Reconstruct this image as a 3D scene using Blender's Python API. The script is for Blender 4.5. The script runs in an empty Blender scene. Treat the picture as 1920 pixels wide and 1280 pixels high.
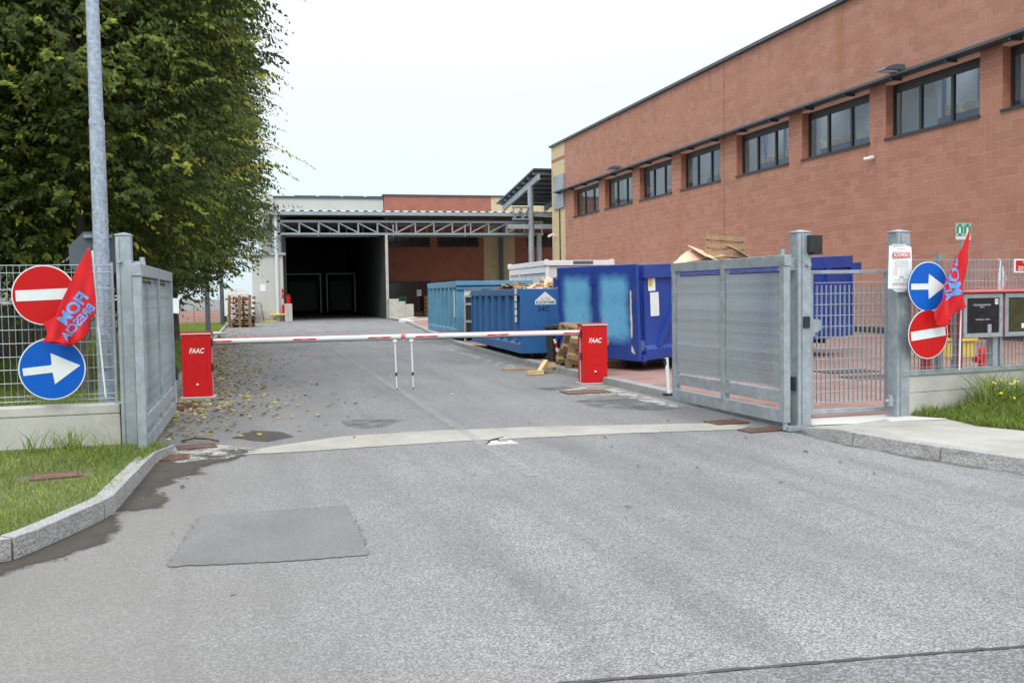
import bpy, bmesh, math, random
import numpy as np
from mathutils import Matrix, Vector
sc = bpy.context.scene
COL = sc.collection
rnd = random.Random(7)
rng = np.random.default_rng(11)
# ---------------------------------------------------------------- camera, sky, sun, exposure
# world frame: X = across the drive (to the right), Y = along the drive, Z = up; metres
cam = bpy.data.cameras.new('camera'); cam_o = bpy.data.objects.new('camera', cam); COL.objects.link(cam_o)
cam.sensor_width = 36.0; cam.lens = 33.75; cam.clip_start = .05; cam.clip_end = 3000
Rm = Matrix([[0.964831, 0.028026, -0.261372], [-0.262414, 0.044135, -0.963946], [-0.01548, 0.998632, 0.049938]]).to_4x4()
cam_o.matrix_world = Matrix.Translation((0, 0, 1.6)) @ Rm
sc.camera = cam_o
SUN_EL, SUN_AZ = 48, 215            # overcast: soft light from behind-left
w = bpy.data.worlds.new('World'); sc.world = w; w.use_nodes = True
nt = w.node_tree; nt.nodes.clear(); L = nt.links.new
out = nt.nodes.new('ShaderNodeOutputWorld')
sky = nt.nodes.new('ShaderNodeTexSky'); sky.sky_type = 'NISHITA'; sky.sun_disc = False
sky.sun_elevation = math.radians(SUN_EL); sky.sun_rotation = math.radians(SUN_AZ)
b1 = nt.nodes.new('ShaderNodeBackground'); b1.inputs[1].default_value = .09; L(sky.outputs[0], b1.inputs[0])
tc = nt.nodes.new('ShaderNodeTexCoord'); sp = nt.nodes.new('ShaderNodeSeparateXYZ'); L(tc.outputs['Generated'], sp.inputs[0])
rp = nt.nodes.new('ShaderNodeValToRGB'); L(sp.outputs[2], rp.inputs[0])      # standard overcast sky: brighter towards the zenith
e = rp.color_ramp.elements
e[0].position = 0; e[0].color = (.62, .74, .80, 1); e[1].position = 1; e[1].color = (2.35, 2.45, 2.6, 1)
for p_, c_ in ((.08, (.69, .785, .83, 1)), (.2, (.775, .82, .845, 1)), (.34, (.95, .98, 1.02, 1)), (.6, (1.6, 1.66, 1.75, 1))):
    q = e.new(p_); q.color = c_
no = nt.nodes.new('ShaderNodeTexNoise'); no.inputs['Scale'].default_value = 2.2; no.inputs['Detail'].default_value = 5
mp = nt.nodes.new('ShaderNodeMapping'); mp.inputs['Scale'].default_value = (1, 1, 3.5); L(tc.outputs['Generated'], mp.inputs[0]); L(mp.outputs[0], no.inputs[0])
mr = nt.nodes.new('ShaderNodeMapRange'); L(no.outputs[0], mr.inputs[0]); mr.inputs[3].default_value = .93; mr.inputs[4].default_value = 1.07
vm = nt.nodes.new('ShaderNodeVectorMath'); vm.operation = 'SCALE'; L(rp.outputs[0], vm.inputs[0]); L(mr.outputs[0], vm.inputs['Scale'])
b2 = nt.nodes.new('ShaderNodeBackground'); L(vm.outputs[0], b2.inputs[0]); b2.inputs[1].default_value = 1.0
mx = nt.nodes.new('ShaderNodeMixShader'); mx.inputs[0].default_value = .88
L(b1.outputs[0], mx.inputs[1]); L(b2.outputs[0], mx.inputs[2]); L(mx.outputs[0], out.inputs[0])
sun = bpy.data.lights.new('sun', 'SUN'); sun.energy = .9; sun.angle = math.radians(14); sun.color = (1, .96, .9)
so = bpy.data.objects.new('sun', sun); COL.objects.link(so)
az = math.radians(SUN_AZ)
sd = Vector((math.sin(az) * math.cos(math.radians(SUN_EL)), math.cos(az) * math.cos(math.radians(SUN_EL)), math.sin(math.radians(SUN_EL))))
so.rotation_euler = sd.to_track_quat('Z', 'Y').to_euler()
sc.view_settings.view_transform = 'Standard'; sc.view_settings.look = 'None'
sc.view_settings.exposure = 0.40; sc.view_settings.gamma = 1; sc.view_settings.use_curve_mapping = False
sc.render.engine = 'CYCLES'; sc.cycles.max_bounces = 8; sc.cycles.transparent_max_bounces = 24

# ---------------------------------------------------------------- materials
class NT:
    def __init__(s, name):
        s.m = bpy.data.materials.new(name); s.m.use_nodes = True; s.t = s.m.node_tree
        s.b = s.t.nodes['Principled BSDF']; s.o = s.t.nodes['Material Output']; s.tc = s.t.nodes.new('ShaderNodeTexCoord')
    def n(s, ty, **k):
        x = s.t.nodes.new(ty)
        for a, v in k.items():
            if a.startswith('i_'):
                a = a[2:]; a = int(a) if a.isdigit() else a.replace('_', ' ')
                x.inputs[a].default_value = v
            else: setattr(x, a, v)
        return x
    def l(s, a, b): s.t.links.new(a, b)
    def pos(s): return s.n('ShaderNodeNewGeometry').outputs['Position']
    def noise(s, scale, detail=3, rough=.55, vec=None, stretch=None):
        x = s.n('ShaderNodeTexNoise'); x.inputs['Scale'].default_value = scale; x.inputs['Detail'].default_value = detail; x.inputs['Roughness'].default_value = rough
        v = vec or s.tc.outputs['Object']
        if stretch:
            mpn = s.n('ShaderNodeMapping'); mpn.inputs['Scale'].default_value = stretch; s.l(v, mpn.inputs[0]); v = mpn.outputs[0]
        s.l(v, x.inputs['Vector']); return x.outputs[0]
    def rng(s, v, a, b, c=0., d=1.):
        x = s.n('ShaderNodeMapRange'); s.l(v, x.inputs[0])
        for i, q in enumerate((a, b, c, d)): x.inputs[i + 1].default_value = q
        return x.outputs[0]
    def mix(s, f, a, b, mode='MIX'):
        x = s.n('ShaderNodeMix', data_type='RGBA', blend_type=mode)
        for i, v in ((0, f), (6, a), (7, b)):
            if isinstance(v, (int, float)): x.inputs[i].default_value = v
            elif isinstance(v, (tuple, list)): x.inputs[i].default_value = (*v[:3], 1)
            else: s.l(v, x.inputs[i])
        return x.outputs[2]
    def math(s, op, a, b=None):
        x = s.n('ShaderNodeMath', operation=op)
        for i, v in enumerate((a, b)):
            if v is None: continue
            if isinstance(v, (int, float)): x.inputs[i].default_value = v
            else: s.l(v, x.inputs[i])
        return x.outputs[0]
    def bump(s, h, st=.3, dist=.01):
        x = s.n('ShaderNodeBump'); x.inputs['Strength'].default_value = st; x.inputs['Distance'].default_value = dist
        s.l(h, x.inputs['Height']); s.l(x.outputs[0], s.b.inputs['Normal'])
    def col(s, c):
        if isinstance(c, (tuple, list)): s.b.inputs['Base Color'].default_value = (*c[:3], 1)
        else: s.l(c, s.b.inputs['Base Color'])
    def rough(s, r):
        if isinstance(r, (int, float)): s.b.inputs['Roughness'].default_value = r
        else: s.l(r, s.b.inputs['Roughness'])

def mat(name, c, rough=.6, metal=0., var=.18, scale=6., fine=60., bump=.15, dirt=None, dirt_amt=.35, dscale=2., world=False, spec=.5):
    s = NT(name); v = s.pos() if world else None
    n1 = s.noise(scale, 4, .6, v); n2 = s.noise(fine, 3, .6, v)
    k = s.rng(n1, .3, .7, 1 - var, 1 + var); k2 = s.rng(n2, .3, .7, 1 - var * .5, 1 + var * .5)
    a = s.mix(1, c, (1, 1, 1), 'MULTIPLY'); x = s.n('ShaderNodeVectorMath', operation='SCALE'); s.l(a, x.inputs[0]); s.l(s.math('MULTIPLY', k, k2), x.inputs['Scale'])
    cc = x.outputs[0]
    if dirt:
        d = s.noise(dscale, 6, .65, v); cc = s.mix(s.math('MULTIPLY', s.rng(d, .45, .7), dirt_amt), cc, dirt)
    s.col(cc); s.b.inputs['Metallic'].default_value = metal; s.b.inputs['Specular IOR Level'].default_value = spec
    s.rough(s.rng(n1, .3, .7, max(.02, rough - .08), min(1, rough + .1)))
    if bump: s.bump(n2, bump, .004)
    return s.m

MT = {}
MT['galv'] = mat('galvanised_steel', (.40, .45, .48), .48, .55, .16, 9, 45, .08, (.25, .27, .27), .4, 3)
MT['galv_dark'] = mat('weathered_galvanised', (.27, .32, .34), .55, .45, .15, 7, 40, .08)
MT['lamp_galv'] = mat('spangled_galvanised', (.36, .42, .49), .5, .45, .30, 22, 50, .08)
MT['white_paint'] = mat('white_paint', (.78, .78, .77), .45, 0, .05)
MT['red_paint'] = mat('red_enamel', (.56, .008, .010), .42, 0, .03, .7, 30, .02, (.30, .01, .012), .25, 7, spec=.3)
MT['pink'] = mat('faded_pink_rubber', (.72, .16, .19), .6, 0, .1)
MT['black'] = mat('black_plastic', (.018, .018, .02), .5, 0, .2)
MT['dark'] = mat('dark_metal', (.035, .037, .04), .45, .2, .15)
MT['sign_red'] = mat('sign_red', (.55, .006, .008), .45, 0, .05, 3, 60, .03, (.40, .02, .02), .25, 9, spec=.25)
MT['sign_blue'] = mat('sign_blue', (.0, .105, .52), .45, 0, .05, 3, 60, .03, (.02, .11, .36), .25, 9, spec=.25)
MT['sign_white'] = mat('sign_white', (.74, .79, .78), .4, 0, .03)
MT['sign_back'] = mat('sign_back_grey', (.10, .12, .14), .6, .2, .08)
MT['flag_red'] = mat('red_flag_cloth', (.60, .008, .014), .8, 0, .10, 7, 300, .1)
MT['flag_blue'] = mat('light_blue_print', (.12, .34, .74), .8, 0, .08)
MT['paper'] = mat('paper', (.80, .86, .86), .7, 0, .03)
MT['green_sign'] = mat('green_sign', (.0, .26, .13), .4, 0, .04)
MT['ink_black'] = mat('black_print', (.015, .018, .02), .6, 0, 0, bump=0)
MT['ink_red'] = mat('red_print', (.60, .02, .02), .6, 0, 0, bump=0)
MT['ink_green'] = mat('green_print', (.05, .5, .3), .6, 0, 0, bump=0)
MT['ink_grey'] = mat('grey_print', (.35, .37, .4), .6, 0, 0, bump=0)
MT['yellow'] = mat('yellow_plastic', (.72, .55, .06), .6, 0, .12)
MT['rust'] = mat('rusty_iron', (.155, .085, .060), .85, .2, .35, 14, 90, .6, (.10, .055, .04), .6)
MT['asph_dark'] = mat('dark_iron', (.07, .07, .07), .8, .3, .3)
MT['beige_wall'] = mat('beige_block', (.56, .45, .27), .9, 0, .10, 3, 60, .3, (.45, .36, .22), .3, world=True)
MT['cream_panel'] = mat('cream_metal_panel', (.50, .51, .46), .6, 0, .05, .5, 10, 0, (.42, .42, .38), .3, .6, world=True)
MT['white_panel'] = mat('white_cabin_panel', (.62, .65, .66), .5, 0, .05, 1, 20, .03, (.5, .5, .47), .3, 1)
MT['coping'] = mat('dark_coping_metal', (.065, .085, .10), .45, .3, .1)
MT['frame'] = mat('dark_window_frame', (.028, .032, .036), .45, .2, .1)
MT['steel_grey'] = mat('grey_structural_steel', (.34, .39, .41), .5, .3, .10, 2, 30, .05)
MT['bay_shade'] = mat('shaded_bay_cladding', (.06, .062, .06), .85, 0, .1, world=True)  # dark tone puts the shade of the covered bay into the colour
MT['bay_door'] = mat('dock_door_panel', (.10, .10, .10), .7, 0, .1)
MT['downpipe'] = mat('blue_grey_pipe', (.10, .13, .17), .5, .2, .1)
MT['bark'] = mat('bark', (.13, .115, .09), .95, 0, .35, 5, 40, .9, (.07, .085, .05), .5)
MT['twig'] = mat('twig', (.10, .07, .045), .9, 0, .2)
MT['wood'] = mat('weathered_pallet_wood', (.40, .27, .14), .85, 0, .30, 9, 60, .4, (.24, .19, .13), .5, 4)
MT['wood_new'] = mat('fresh_timber', (.62, .44, .22), .8, 0, .2, 9, 60, .3)
MT['wood_dark'] = mat('old_brown_pallet_wood', (.23, .15, .075), .85, 0, .35, 9, 60, .4)
MT['board'] = mat('chipboard', (.66, .48, .33), .85, 0, .15, 5, 70, .2)
MT['concrete'] = mat('cast_concrete', (.50, .49, .44), .9, 0, .12, 2, 50, .25, (.33, .32, .27), .55, 1.6, world=True)
MT['concrete_pale'] = mat('pale_new_concrete', (.54, .53, .50), .85, 0, .06, 2, 60, .15, world=True)
MT['kerb_conc'] = mat('kerb_concrete', (.26, .27, .26), .9, 0, .15, 3, 60, .25, (.17, .17, .15), .5, 2, world=True)
MT['bin'] = mat('black_bin_plastic', (.025, .027, .027), .55, 0, .15)
MT['netting'] = mat('orange_netting', (.65, .16, .06), .8, 0, .2)
MT['boundary'] = mat('grey_concrete_panel', (.20, .19, .165), .9, 0, .2, 2, 30, .3, (.10, .10, .075), .6, 1.2, world=True)
MT['plastic_film'] = mat('translucent_bag', (.62, .68, .72), .3, 0, .15, 20, 60, .5)

def m_asphalt(name, lo, hi, dusty=True, seed=0., sc1=95.):
    s = NT(name); p = s.pos()
    v = s.n('ShaderNodeTexVoronoi'); v.inputs['Scale'].default_value = sc1; s.l(p, v.inputs['Vector'])
    sep = s.n('ShaderNodeSeparateColor'); s.l(v.outputs['Color'], sep.inputs[0])
    st = s.rng(sep.outputs[0], .0, 1., 0., 1.)
    st = s.math('POWER', st, 1.6)
    c = s.mix(st, lo, hi)
    f2 = s.noise(230, 2, .6, p); c = s.mix(.38, c, s.mix(s.rng(f2, .35, .65), lo, hi))
    big = s.noise(.45, 5, .6, p); c = s.mix(s.rng(big, .35, .68, 0, .34), c, (.075, .077, .08))
    tr = s.noise(1.3, 4, .6, p, (1.2, .22, 1)); c = s.mix(s.rng(tr, .48, .72, 0, .34), c, (.085, .085, .084))
    cr_ = s.noise(.55, 2, .4, p, (1.6, .12, 1)); c = s.mix(s.rng(s.math('ABSOLUTE', s.math('SUBTRACT', cr_, .5)), 0, .05, .16, 0), c, (.07, .07, .07))
    li = s.noise(.9, 5, .65, p); c = s.mix(s.rng(li, .55, .8, 0, .25), c, (.34, .34, .34))
    if dusty:
        sx = s.n('ShaderNodeSeparateXYZ'); s.l(p, sx.inputs[0])
        wob = s.noise(.8, 4, .6, p)
        # finer, browner worn surface beside the left-hand kerb and through the gate
        edge = s.math('ADD', sx.outputs[0], s.math('MULTIPLY', s.math('SUBTRACT', wob, .5), 2.4))
        k = s.rng(edge, -.6, 1.3, 1, 0)
        c = s.mix(s.math('MULTIPLY', k, .62), c, (.190, .180, .163))
        inn = s.rng(s.math('ADD', sx.outputs[1], s.math('MULTIPLY', wob, .6)), 10.6, 11.2, 0, 1)
        c = s.mix(s.math('MULTIPLY', inn, .20), c, (.16, .16, .157))
    s.col(c); s.rough(.88); s.b.inputs['Specular IOR Level'].default_value = .25
    s.bump(sep.outputs[0], .55, .004)
    return s.m
MT['asphalt'] = m_asphalt('road_asphalt', (.055, .055, .055), (.475, .472, .465), sc1=125.)
MT['asphalt_coarse'] = m_asphalt('coarse_street_asphalt', (.06, .06, .06), (.33, .33, .33), False, 0, 90.)

def m_sheet(name, c, thr=.42, soft=.12, scale=5., rough=.9, c2=None, fine=40., edge=.55):
    """a worn thin layer: own colour, broken up by holes"""
    s = NT(name); p = s.pos()
    n = s.noise(scale, 6, .7, p); nf = s.noise(fine, 3, .6, p)
    cc = s.mix(s.rng(nf, .3, .7), c, c2 or tuple(x * .75 for x in c)); bg_ = s.noise(1.9, 5, .65, p, (1, .6, 1)); cc = s.mix(s.rng(bg_, .40, .68, 0, .55), cc, tuple(x * .5 for x in c)); s.col(cc); s.bump(nf, .4, .004); s.rough(rough)
    ed = s.n('ShaderNodeAttribute', attribute_name='inner').outputs['Fac']
    body = s.math('ADD', s.math('MULTIPLY', n, .75), s.math('MULTIPLY', nf, .25))
    a = s.rng(s.math('SUBTRACT', body, s.math('MULTIPLY', s.math('SUBTRACT', 1.0, ed), edge)), thr, thr + soft)
    s.l(a, s.b.inputs['Alpha']); return s.m
MT['patch'] = m_sheet('smooth_asphalt_patch', (.215, .212, .205), .22, .05, 11, .85, (.105, .106, .106), 100, .6)
MT['stain'] = m_sheet('damp_dirt', (.034, .027, .021), .27, .13, 3., .7, (.072, .060, .047), 110)
MT['stain2'] = m_sheet('tyre_dirt_and_foot_shade', (.075, .073, .07), .40, .3, 2.4, .85, (.12, .118, .11), 60)
MT['line'] = m_sheet('worn_white_line', (.44, .44, .43), .38, .32, 9., .8, (.34, .34, .33), 120)
MT['strip'] = m_sheet('pale_concrete_strip', (.41, .39, .335), .27, .12, 9., .9, (.30, .29, .26), 110)
MT['mortar_smear'] = m_sheet('cement_smears', (.44, .43, .39), .46, .08, 3.5, .9)

def m_granite():
    s = NT('granite'); p = s.pos()
    a = s.noise(70, 4, .7, p); b = s.noise(6, 5, .7, p); d = s.noise(25, 4, .7, p)
    c = s.mix(s.rng(a, .35, .65), (.20, .20, .20), (.50, .49, .47)); c = s.mix(s.rng(b, .45, .7, 0, .6), c, (.25, .24, .22))
    s.col(c); s.rough(.85); s.bump(s.math('ADD', b, d), .8, .03); return s.m
MT['granite'] = m_granite()

def m_block(name, island):
    s = NT(name); p = s.pos()
    if island: r = s.n('ShaderNodeNewGeometry').outputs['Random Per Island']
    else: r = s.n('ShaderNodeObjectInfo').outputs['Random']
    c = s.mix(s.rng(r, 0, 1), (.395, .198, .138), (.480, .258, .188))
    c = s.mix(s.rng(r, .90, .93, 0, .35), c, (.34, .14, .09))
    a = s.noise(26, 5, .75, p); c = s.mix(s.rng(a, .40, .66, 0, .48), c, (.26, .12, .082))
    h = s.noise(60, 3, .7, p); c = s.mix(s.rng(h, .55, .75, 0, .3), c, (.62, .40, .32))
    big = s.noise(.35, 4, .6, p, (1, 1, .4)); c = s.mix(s.rng(big, .5, .75, 0, .30), c, (.52, .30, .25))
    sx = s.n('ShaderNodeSeparateXYZ'); s.l(p, sx.inputs[0])
    # rain streak stained down the expansion joint, and pale salts at the foot of the wall
    st = s.noise(1.2, 4, .6, p, (1, .4, .3)); k = s.rng(s.math('ABSOLUTE', s.math('SUBTRACT', sx.outputs[1], 29.6)), .0, .38, 1, 0)
    c = s.mix(s.math('MULTIPLY', s.math('MULTIPLY', k, s.rng(st, .3, .6)), s.rng(sx.outputs[2], 8.2, 9.0, 0, .55)), c, (.30, .14, .055))
    lo = s.math('MULTIPLY', s.rng(sx.outputs[2], 1.6, 3.6, .55, 0), s.rng(s.noise(1.1, 5, .7, p), .45, .65)); c = s.mix(lo, c, (.42, .32, .28))
    stn = s.noise(1., 5, .65, p, (1, 2.6, .10)); zz = sx.outputs[2]
    band = s.math('MAXIMUM', s.rng(zz, 9.6, 11.3, .12, 1), s.math('MULTIPLY', s.rng(zz, 4.4, 6.2, .1, .8), s.rng(zz, 6.38, 6.42, 1, 0)))
    c = s.mix(s.math('MULTIPLY', s.math('MULTIPLY', s.rng(stn, .48, .70), band), .45), c, (.20, .115, .085))
    s.col(c); s.rough(.95); s.b.inputs['Specular IOR Level'].default_value = .2
    s.bump(s.math('ADD', a, s.math('MULTIPLY', h, .5)), .9, .02); return s.m
MT['block'] = m_block('split_face_block', False); MT['block_i'] = m_block('split_face_block_wall', True)
MT['mortar'] = mat('red_mortar', (.82, .60, .48), .95, 0, .1, world=True)
MT['lintel_brick'] = mat('brick_reveal', (.34, .14, .095), .9, 0, .2, 4, 60, .4, world=True)
MT['dark_brick'] = mat('far_red_brick', (.34, .13, .09), .9, 0, .15, 1.5, 30, .3, world=True)

def m_paver():
    s = NT('red_paving_blocks'); p = s.pos()
    b = s.n('ShaderNodeTexBrick'); s.l(p, b.inputs['Vector']); b.offset = .5
    for k, v in (('Scale', 1.), ('Mortar Size', .006), ('Brick Width', .2), ('Row Height', .1), ('Mortar Smooth', .2), ('Bias', 0.)): b.inputs[k].default_value = v
    b.inputs['Color1'].default_value = (.205, .105, .082, 1); b.inputs['Color2'].default_value = (.32, .175, .14, 1); b.inputs['Mortar'].default_value = (.16, .10, .08, 1)
    n = s.noise(.5, 5, .65, p); c = s.mix(s.rng(n, .44, .64, 0, .55), b.outputs['Color'], (.37, .25, .215))
    n2 = s.noise(2.5, 5, .7, p, (1, .35, 1)); c = s.mix(s.rng(n2, .5, .7, 0, .6), c, (.15, .10, .085))
    s.col(c); s.rough(.85); s.bump(b.outputs['Fac'], -.4, .004); return s.m
MT['paver'] = m_paver()

def m_soil(name, a, b):
    s = NT(name); p = s.pos(); n = s.noise(3, 6, .7, p); n2 = s.noise(40, 4, .7, p)
    s.col(s.mix(s.rng(s.math('ADD', s.math('MULTIPLY', n, .6), s.math('MULTIPLY', n2, .4)), .35, .65), a, b)); s.rough(.95); s.bump(n2, .8, .03); return s.m
MT['turf'] = m_soil('turf_soil', (.09, .12, .04), (.17, .17, .08))
MT['land'] = m_soil('distant_ground', (.12, .12, .11), (.17, .17, .16))
MT['foot'] = mat('footpath_concrete', (.37, .36, .32), .92, 0, .10, 1.3, 120, .35, (.22, .21, .17), .7, 1.1, world=True)

def m_leaf(name, cols, trans=.25, rough=.5):
    s = NT(name)
    a = s.n('ShaderNodeAttribute', attribute_name='tone')
    r = s.n('ShaderNodeValToRGB'); s.l(a.outputs['Fac'], r.inputs[0])
    el = r.color_ramp.elements; el[0].position = cols[0][0]; el[0].color = (*cols[0][1], 1); el[1].position = cols[-1][0]; el[1].color = (*cols[-1][1], 1)
    for pp, cc in cols[1:-1]: el.new(pp).color = (*cc, 1)
    s.col(r.outputs[0]); s.rough(rough); s.b.inputs['Specular IOR Level'].default_value = .2
    tr = s.n('ShaderNodeBsdfTranslucent'); s.l(r.outputs[0], tr.inputs[0]); mx_ = s.n('ShaderNodeMixShader'); mx_.inputs[0].default_value = trans
    s.l(s.b.outputs[0], mx_.inputs[1]); s.l(tr.outputs[0], mx_.inputs[2]); s.l(mx_.outputs[0], s.o.inputs[0]); return s.m
MT['leaf'] = m_leaf('elm_leaves', [(0, (.042, .066, .020)), (.36, (.100, .142, .030)), (.62, (.215, .260, .042)), (.85, (.42, .46, .065)), (1, (.66, .60, .11))], .40)
MT['grass'] = m_leaf('grass_blades', [(0, (.085, .13, .025)), (.4, (.19, .27, .050)), (.75, (.33, .39, .11)), (1, (.50, .45, .23))], .3, .7)
MT['fallen'] = m_leaf('fallen_leaves', [(0, (.09, .055, .022)), (.35, (.24, .17, .055)), (.75, (.42, .34, .11)), (1, (.52, .46, .22))], .1, .8)
MT['flower'] = mat('yellow_petals', (.75, .62, .03), .7, 0, .1)

def m_glass(name, tint=(.02, .03, .035), f=.5):
    s = NT(name); fr = s.n('ShaderNodeFresnel'); fr.inputs[0].default_value = 1.75
    tr = s.n('ShaderNodeBsdfTransparent'); tr.inputs[0].default_value = (.72, .78, .80, 1); gl = s.n('ShaderNodeBsdfGlossy'); gl.inputs['Roughness'].default_value = .03; gl.inputs[0].default_value = (.85, .93, 1, 1)
    m_ = s.n('ShaderNodeMixShader'); bf = s.n('ShaderNodeNewGeometry').outputs['Backfacing']; s.l(s.math('MULTIPLY', fr.outputs[0], s.math('SUBTRACT', 1.0, bf)), m_.inputs[0]); s.l(tr.outputs[0], m_.inputs[1]); s.l(gl.outputs[0], m_.inputs[2]); s.l(m_.outputs[0], s.o.inputs[0]); return s.m
MT['glass'] = m_glass('window_glass')
def m_emit(name, c, st):
    s = NT(name); s.b.inputs['Emission Color'].default_value = (*c, 1); s.b.inputs['Emission Strength'].default_value = st; return s.m
MT['tube'] = m_emit('lit_tube', (1, .95, .75), 3.)
MT['room'] = mat('hall_interior', (.42, .45, .48), .9, 0, .1)
MT['rack_blue'] = mat('blue_rack', (.05, .16, .42), .5, 0, .1)
MT['carton'] = mat('cartons', (.80, .68, .50), .8, 0, .2)

def m_cont(name, c, rust=.5, c2=None, fade=None):
    s = NT(name); p = s.tc.outputs['Object']
    n = s.noise(1.4, 5, .65, p); nf = s.noise(18, 5, .7, p)
    cc = s.mix(s.rng(n, .35, .7), c, c2 or tuple(min(1, x * 1.25 + .01) for x in c))
    st = s.noise(5, 5, .7, p, (1, 1, .12)); cc = s.mix(s.rng(st, .52, .75, 0, .35), cc, tuple(x * .5 for x in c))
    if fade:
        cols, rects = fade
        sx = s.n('ShaderNodeSeparateXYZ'); s.l(p, sx.inputs[0]); wob = s.math('MULTIPLY', s.math('SUBTRACT', s.noise(2.6, 5, .7, p), .5), .26)
        tot = None
        for (x0, x1, z0, z1) in rects:
            def edge(o, lo, hi, sf=.10):
                a = s.rng(s.math('ADD', o, wob), lo - sf, lo + sf); b = s.rng(s.math('ADD', o, wob), hi - sf, hi + sf, 1, 0); return s.math('MULTIPLY', a, b)
            k = s.math('MULTIPLY', edge(sx.outputs[0], x0, x1), edge(sx.outputs[2], z0, z1)); tot = k if tot is None else s.math('MAXIMUM', tot, k)
        cc = s.mix(tot, cc, s.mix(s.rng(n, .3, .7), cols[0], cols[1]))
    scr = s.noise(9, 3, .6, p, (1.2, 1.2, .35)); cc = s.mix(s.math('MULTIPLY', s.rng(s.math('ABSOLUTE', s.math('SUBTRACT', scr, .56)), .0, .006, 1, 0), s.rng(n, .5, .6, 0, .55)), cc, (.09, .085, .08))
    gr = s.noise(2.2, 6, .7, p); cc = s.mix(s.rng(gr, .5, .8, 0, .30), cc, (.10, .10, .10))
    r = s.noise(7, 7, .75, p); cc = s.mix(s.rng(r, .70 - rust * .12, .76 - rust * .12, 0, .85), cc, (.14, .07, .045))
    s.col(cc); s.rough(.5); s.bump(nf, .12, .01); return s.m
MT['c34'] = m_cont('blue_container_paint', (.018, .105, .29), .25, (.026, .14, .36))
MT['c29'] = m_cont('faded_light_blue_paint', (.085, .27, .43), .75, (.14, .36, .52))
MT['cA'] = m_cont('ultramarine_container_paint', (.013, .042, .255), .2, (.020, .062, .33))
MT['cA_door'] = m_cont('ultramarine_door_paint_sunbleached', (.013, .042, .255), .6, (.020, .060, .32), (((.09, .34, .60), (.17, .48, .70)), [(.22, 1.04, .38, 1.58)]))
MT['c_in'] = mat('container_inside', (.06, .09, .16), .8, 0, .3)

# ---------------------------------------------------------------- geometry helpers
class MB:
    def __init__(s): s.v = []; s.f = []
    def add(s, vs, fs):
        o = len(s.v); s.v += [tuple(x) for x in vs]; s.f += [tuple(i + o for i in f) for f in fs]; return s
    def box(s, x0, x1, y0, y1, z0, z1, M=None):
        vs = [Vector((x, y, z)) for z in (z0, z1) for y in (y0, y1) for x in (x0, x1)]
        if M is not None: vs = [M @ v for v in vs]
        return s.add(vs, [(0, 2, 3, 1), (4, 5, 7, 6), (0, 1, 5, 4), (1, 3, 7, 5), (3, 2, 6, 7), (2, 0, 4, 6)])
    def beam(s, a, b, w_, h_, up=(0, 0, 1)):
        a, b = Vector(a), Vector(b); d = b - a; ln = d.length; d.normalize(); u = Vector(up)
        if abs(d.dot(u)) > .99: u = Vector((0, 1, 0))
        x = d.cross(u).normalized(); u = x.cross(d)
        M = Matrix((x, d, u)).transposed().to_4x4(); M.translation = a
        return s.box(-w_ / 2, w_ / 2, 0, ln, -h_ / 2, h_ / 2, M)
    def tube(s, pts, r, n=8, r1=None, caps=True):
        pts = [Vector(p) for p in pts]; m = len(pts); rings = []
        for i, p in enumerate(pts):
            d = (pts[min(i + 1, m - 1)] - pts[max(i - 1, 0)]).normalized(); u = Vector((0, 0, 1)) if abs(d.z) < .9 else Vector((0, 1, 0))
            x = d.cross(u).normalized(); y = d.cross(x)
            rr = r if r1 is None else r + (r1 - r) * i / (m - 1)
            rings.append([p + (x * math.cos(t) + y * math.sin(t)) * rr for t in [2 * math.pi * k / n for k in range(n)]])
        vs = [v for R_ in rings for v in R_]; fs = []
        for i in range(m - 1):
            for k in range(n): fs.append((i * n + k, i * n + (k + 1) % n, (i + 1) * n + (k + 1) % n, (i + 1) * n + k))
        if caps: fs += [tuple(range(n))[::-1], tuple((m - 1) * n + k for k in range(n))]
        return s.add(vs, fs)
    def disc(s, c, r, nrm, th, n=40):
        c = Vector(c); nn = Vector(nrm).normalized(); return s.tube([c, c + nn * th], r, n)
    def prism(s, poly, z0, z1):
        n = len(poly); vs = [(p[0], p[1], z0) for p in poly] + [(p[0], p[1], z1) for p in poly]
        return s.add(vs, [tuple(range(n))[::-1], tuple(range(n, 2 * n))] + [(i, (i + 1) % n, n + (i + 1) % n, n + i) for i in range(n)])
    def prismM(s, poly, h, M):
        n = len(poly); vs = [M @ Vector((p[0], p[1], 0)) for p in poly] + [M @ Vector((p[0], p[1], h)) for p in poly]
        return s.add(vs, [tuple(range(n))[::-1], tuple(range(n, 2 * n))] + [(i, (i + 1) % n, n + (i + 1) % n, n + i) for i in range(n)])
    def mesh(s, name, m, smooth=False):
        me = bpy.data.meshes.new(name); me.from_pydata(s.v, [], s.f)
        bm = bmesh.new(); bm.from_mesh(me); bmesh.ops.recalc_face_normals(bm, faces=bm.faces); bm.to_mesh(me); bm.free()
        if m: me.materials.append(m)
        if smooth: me.polygons.foreach_set('use_smooth', [True] * len(me.polygons)); me.set_sharp_from_angle(angle=.7)
        return me

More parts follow.
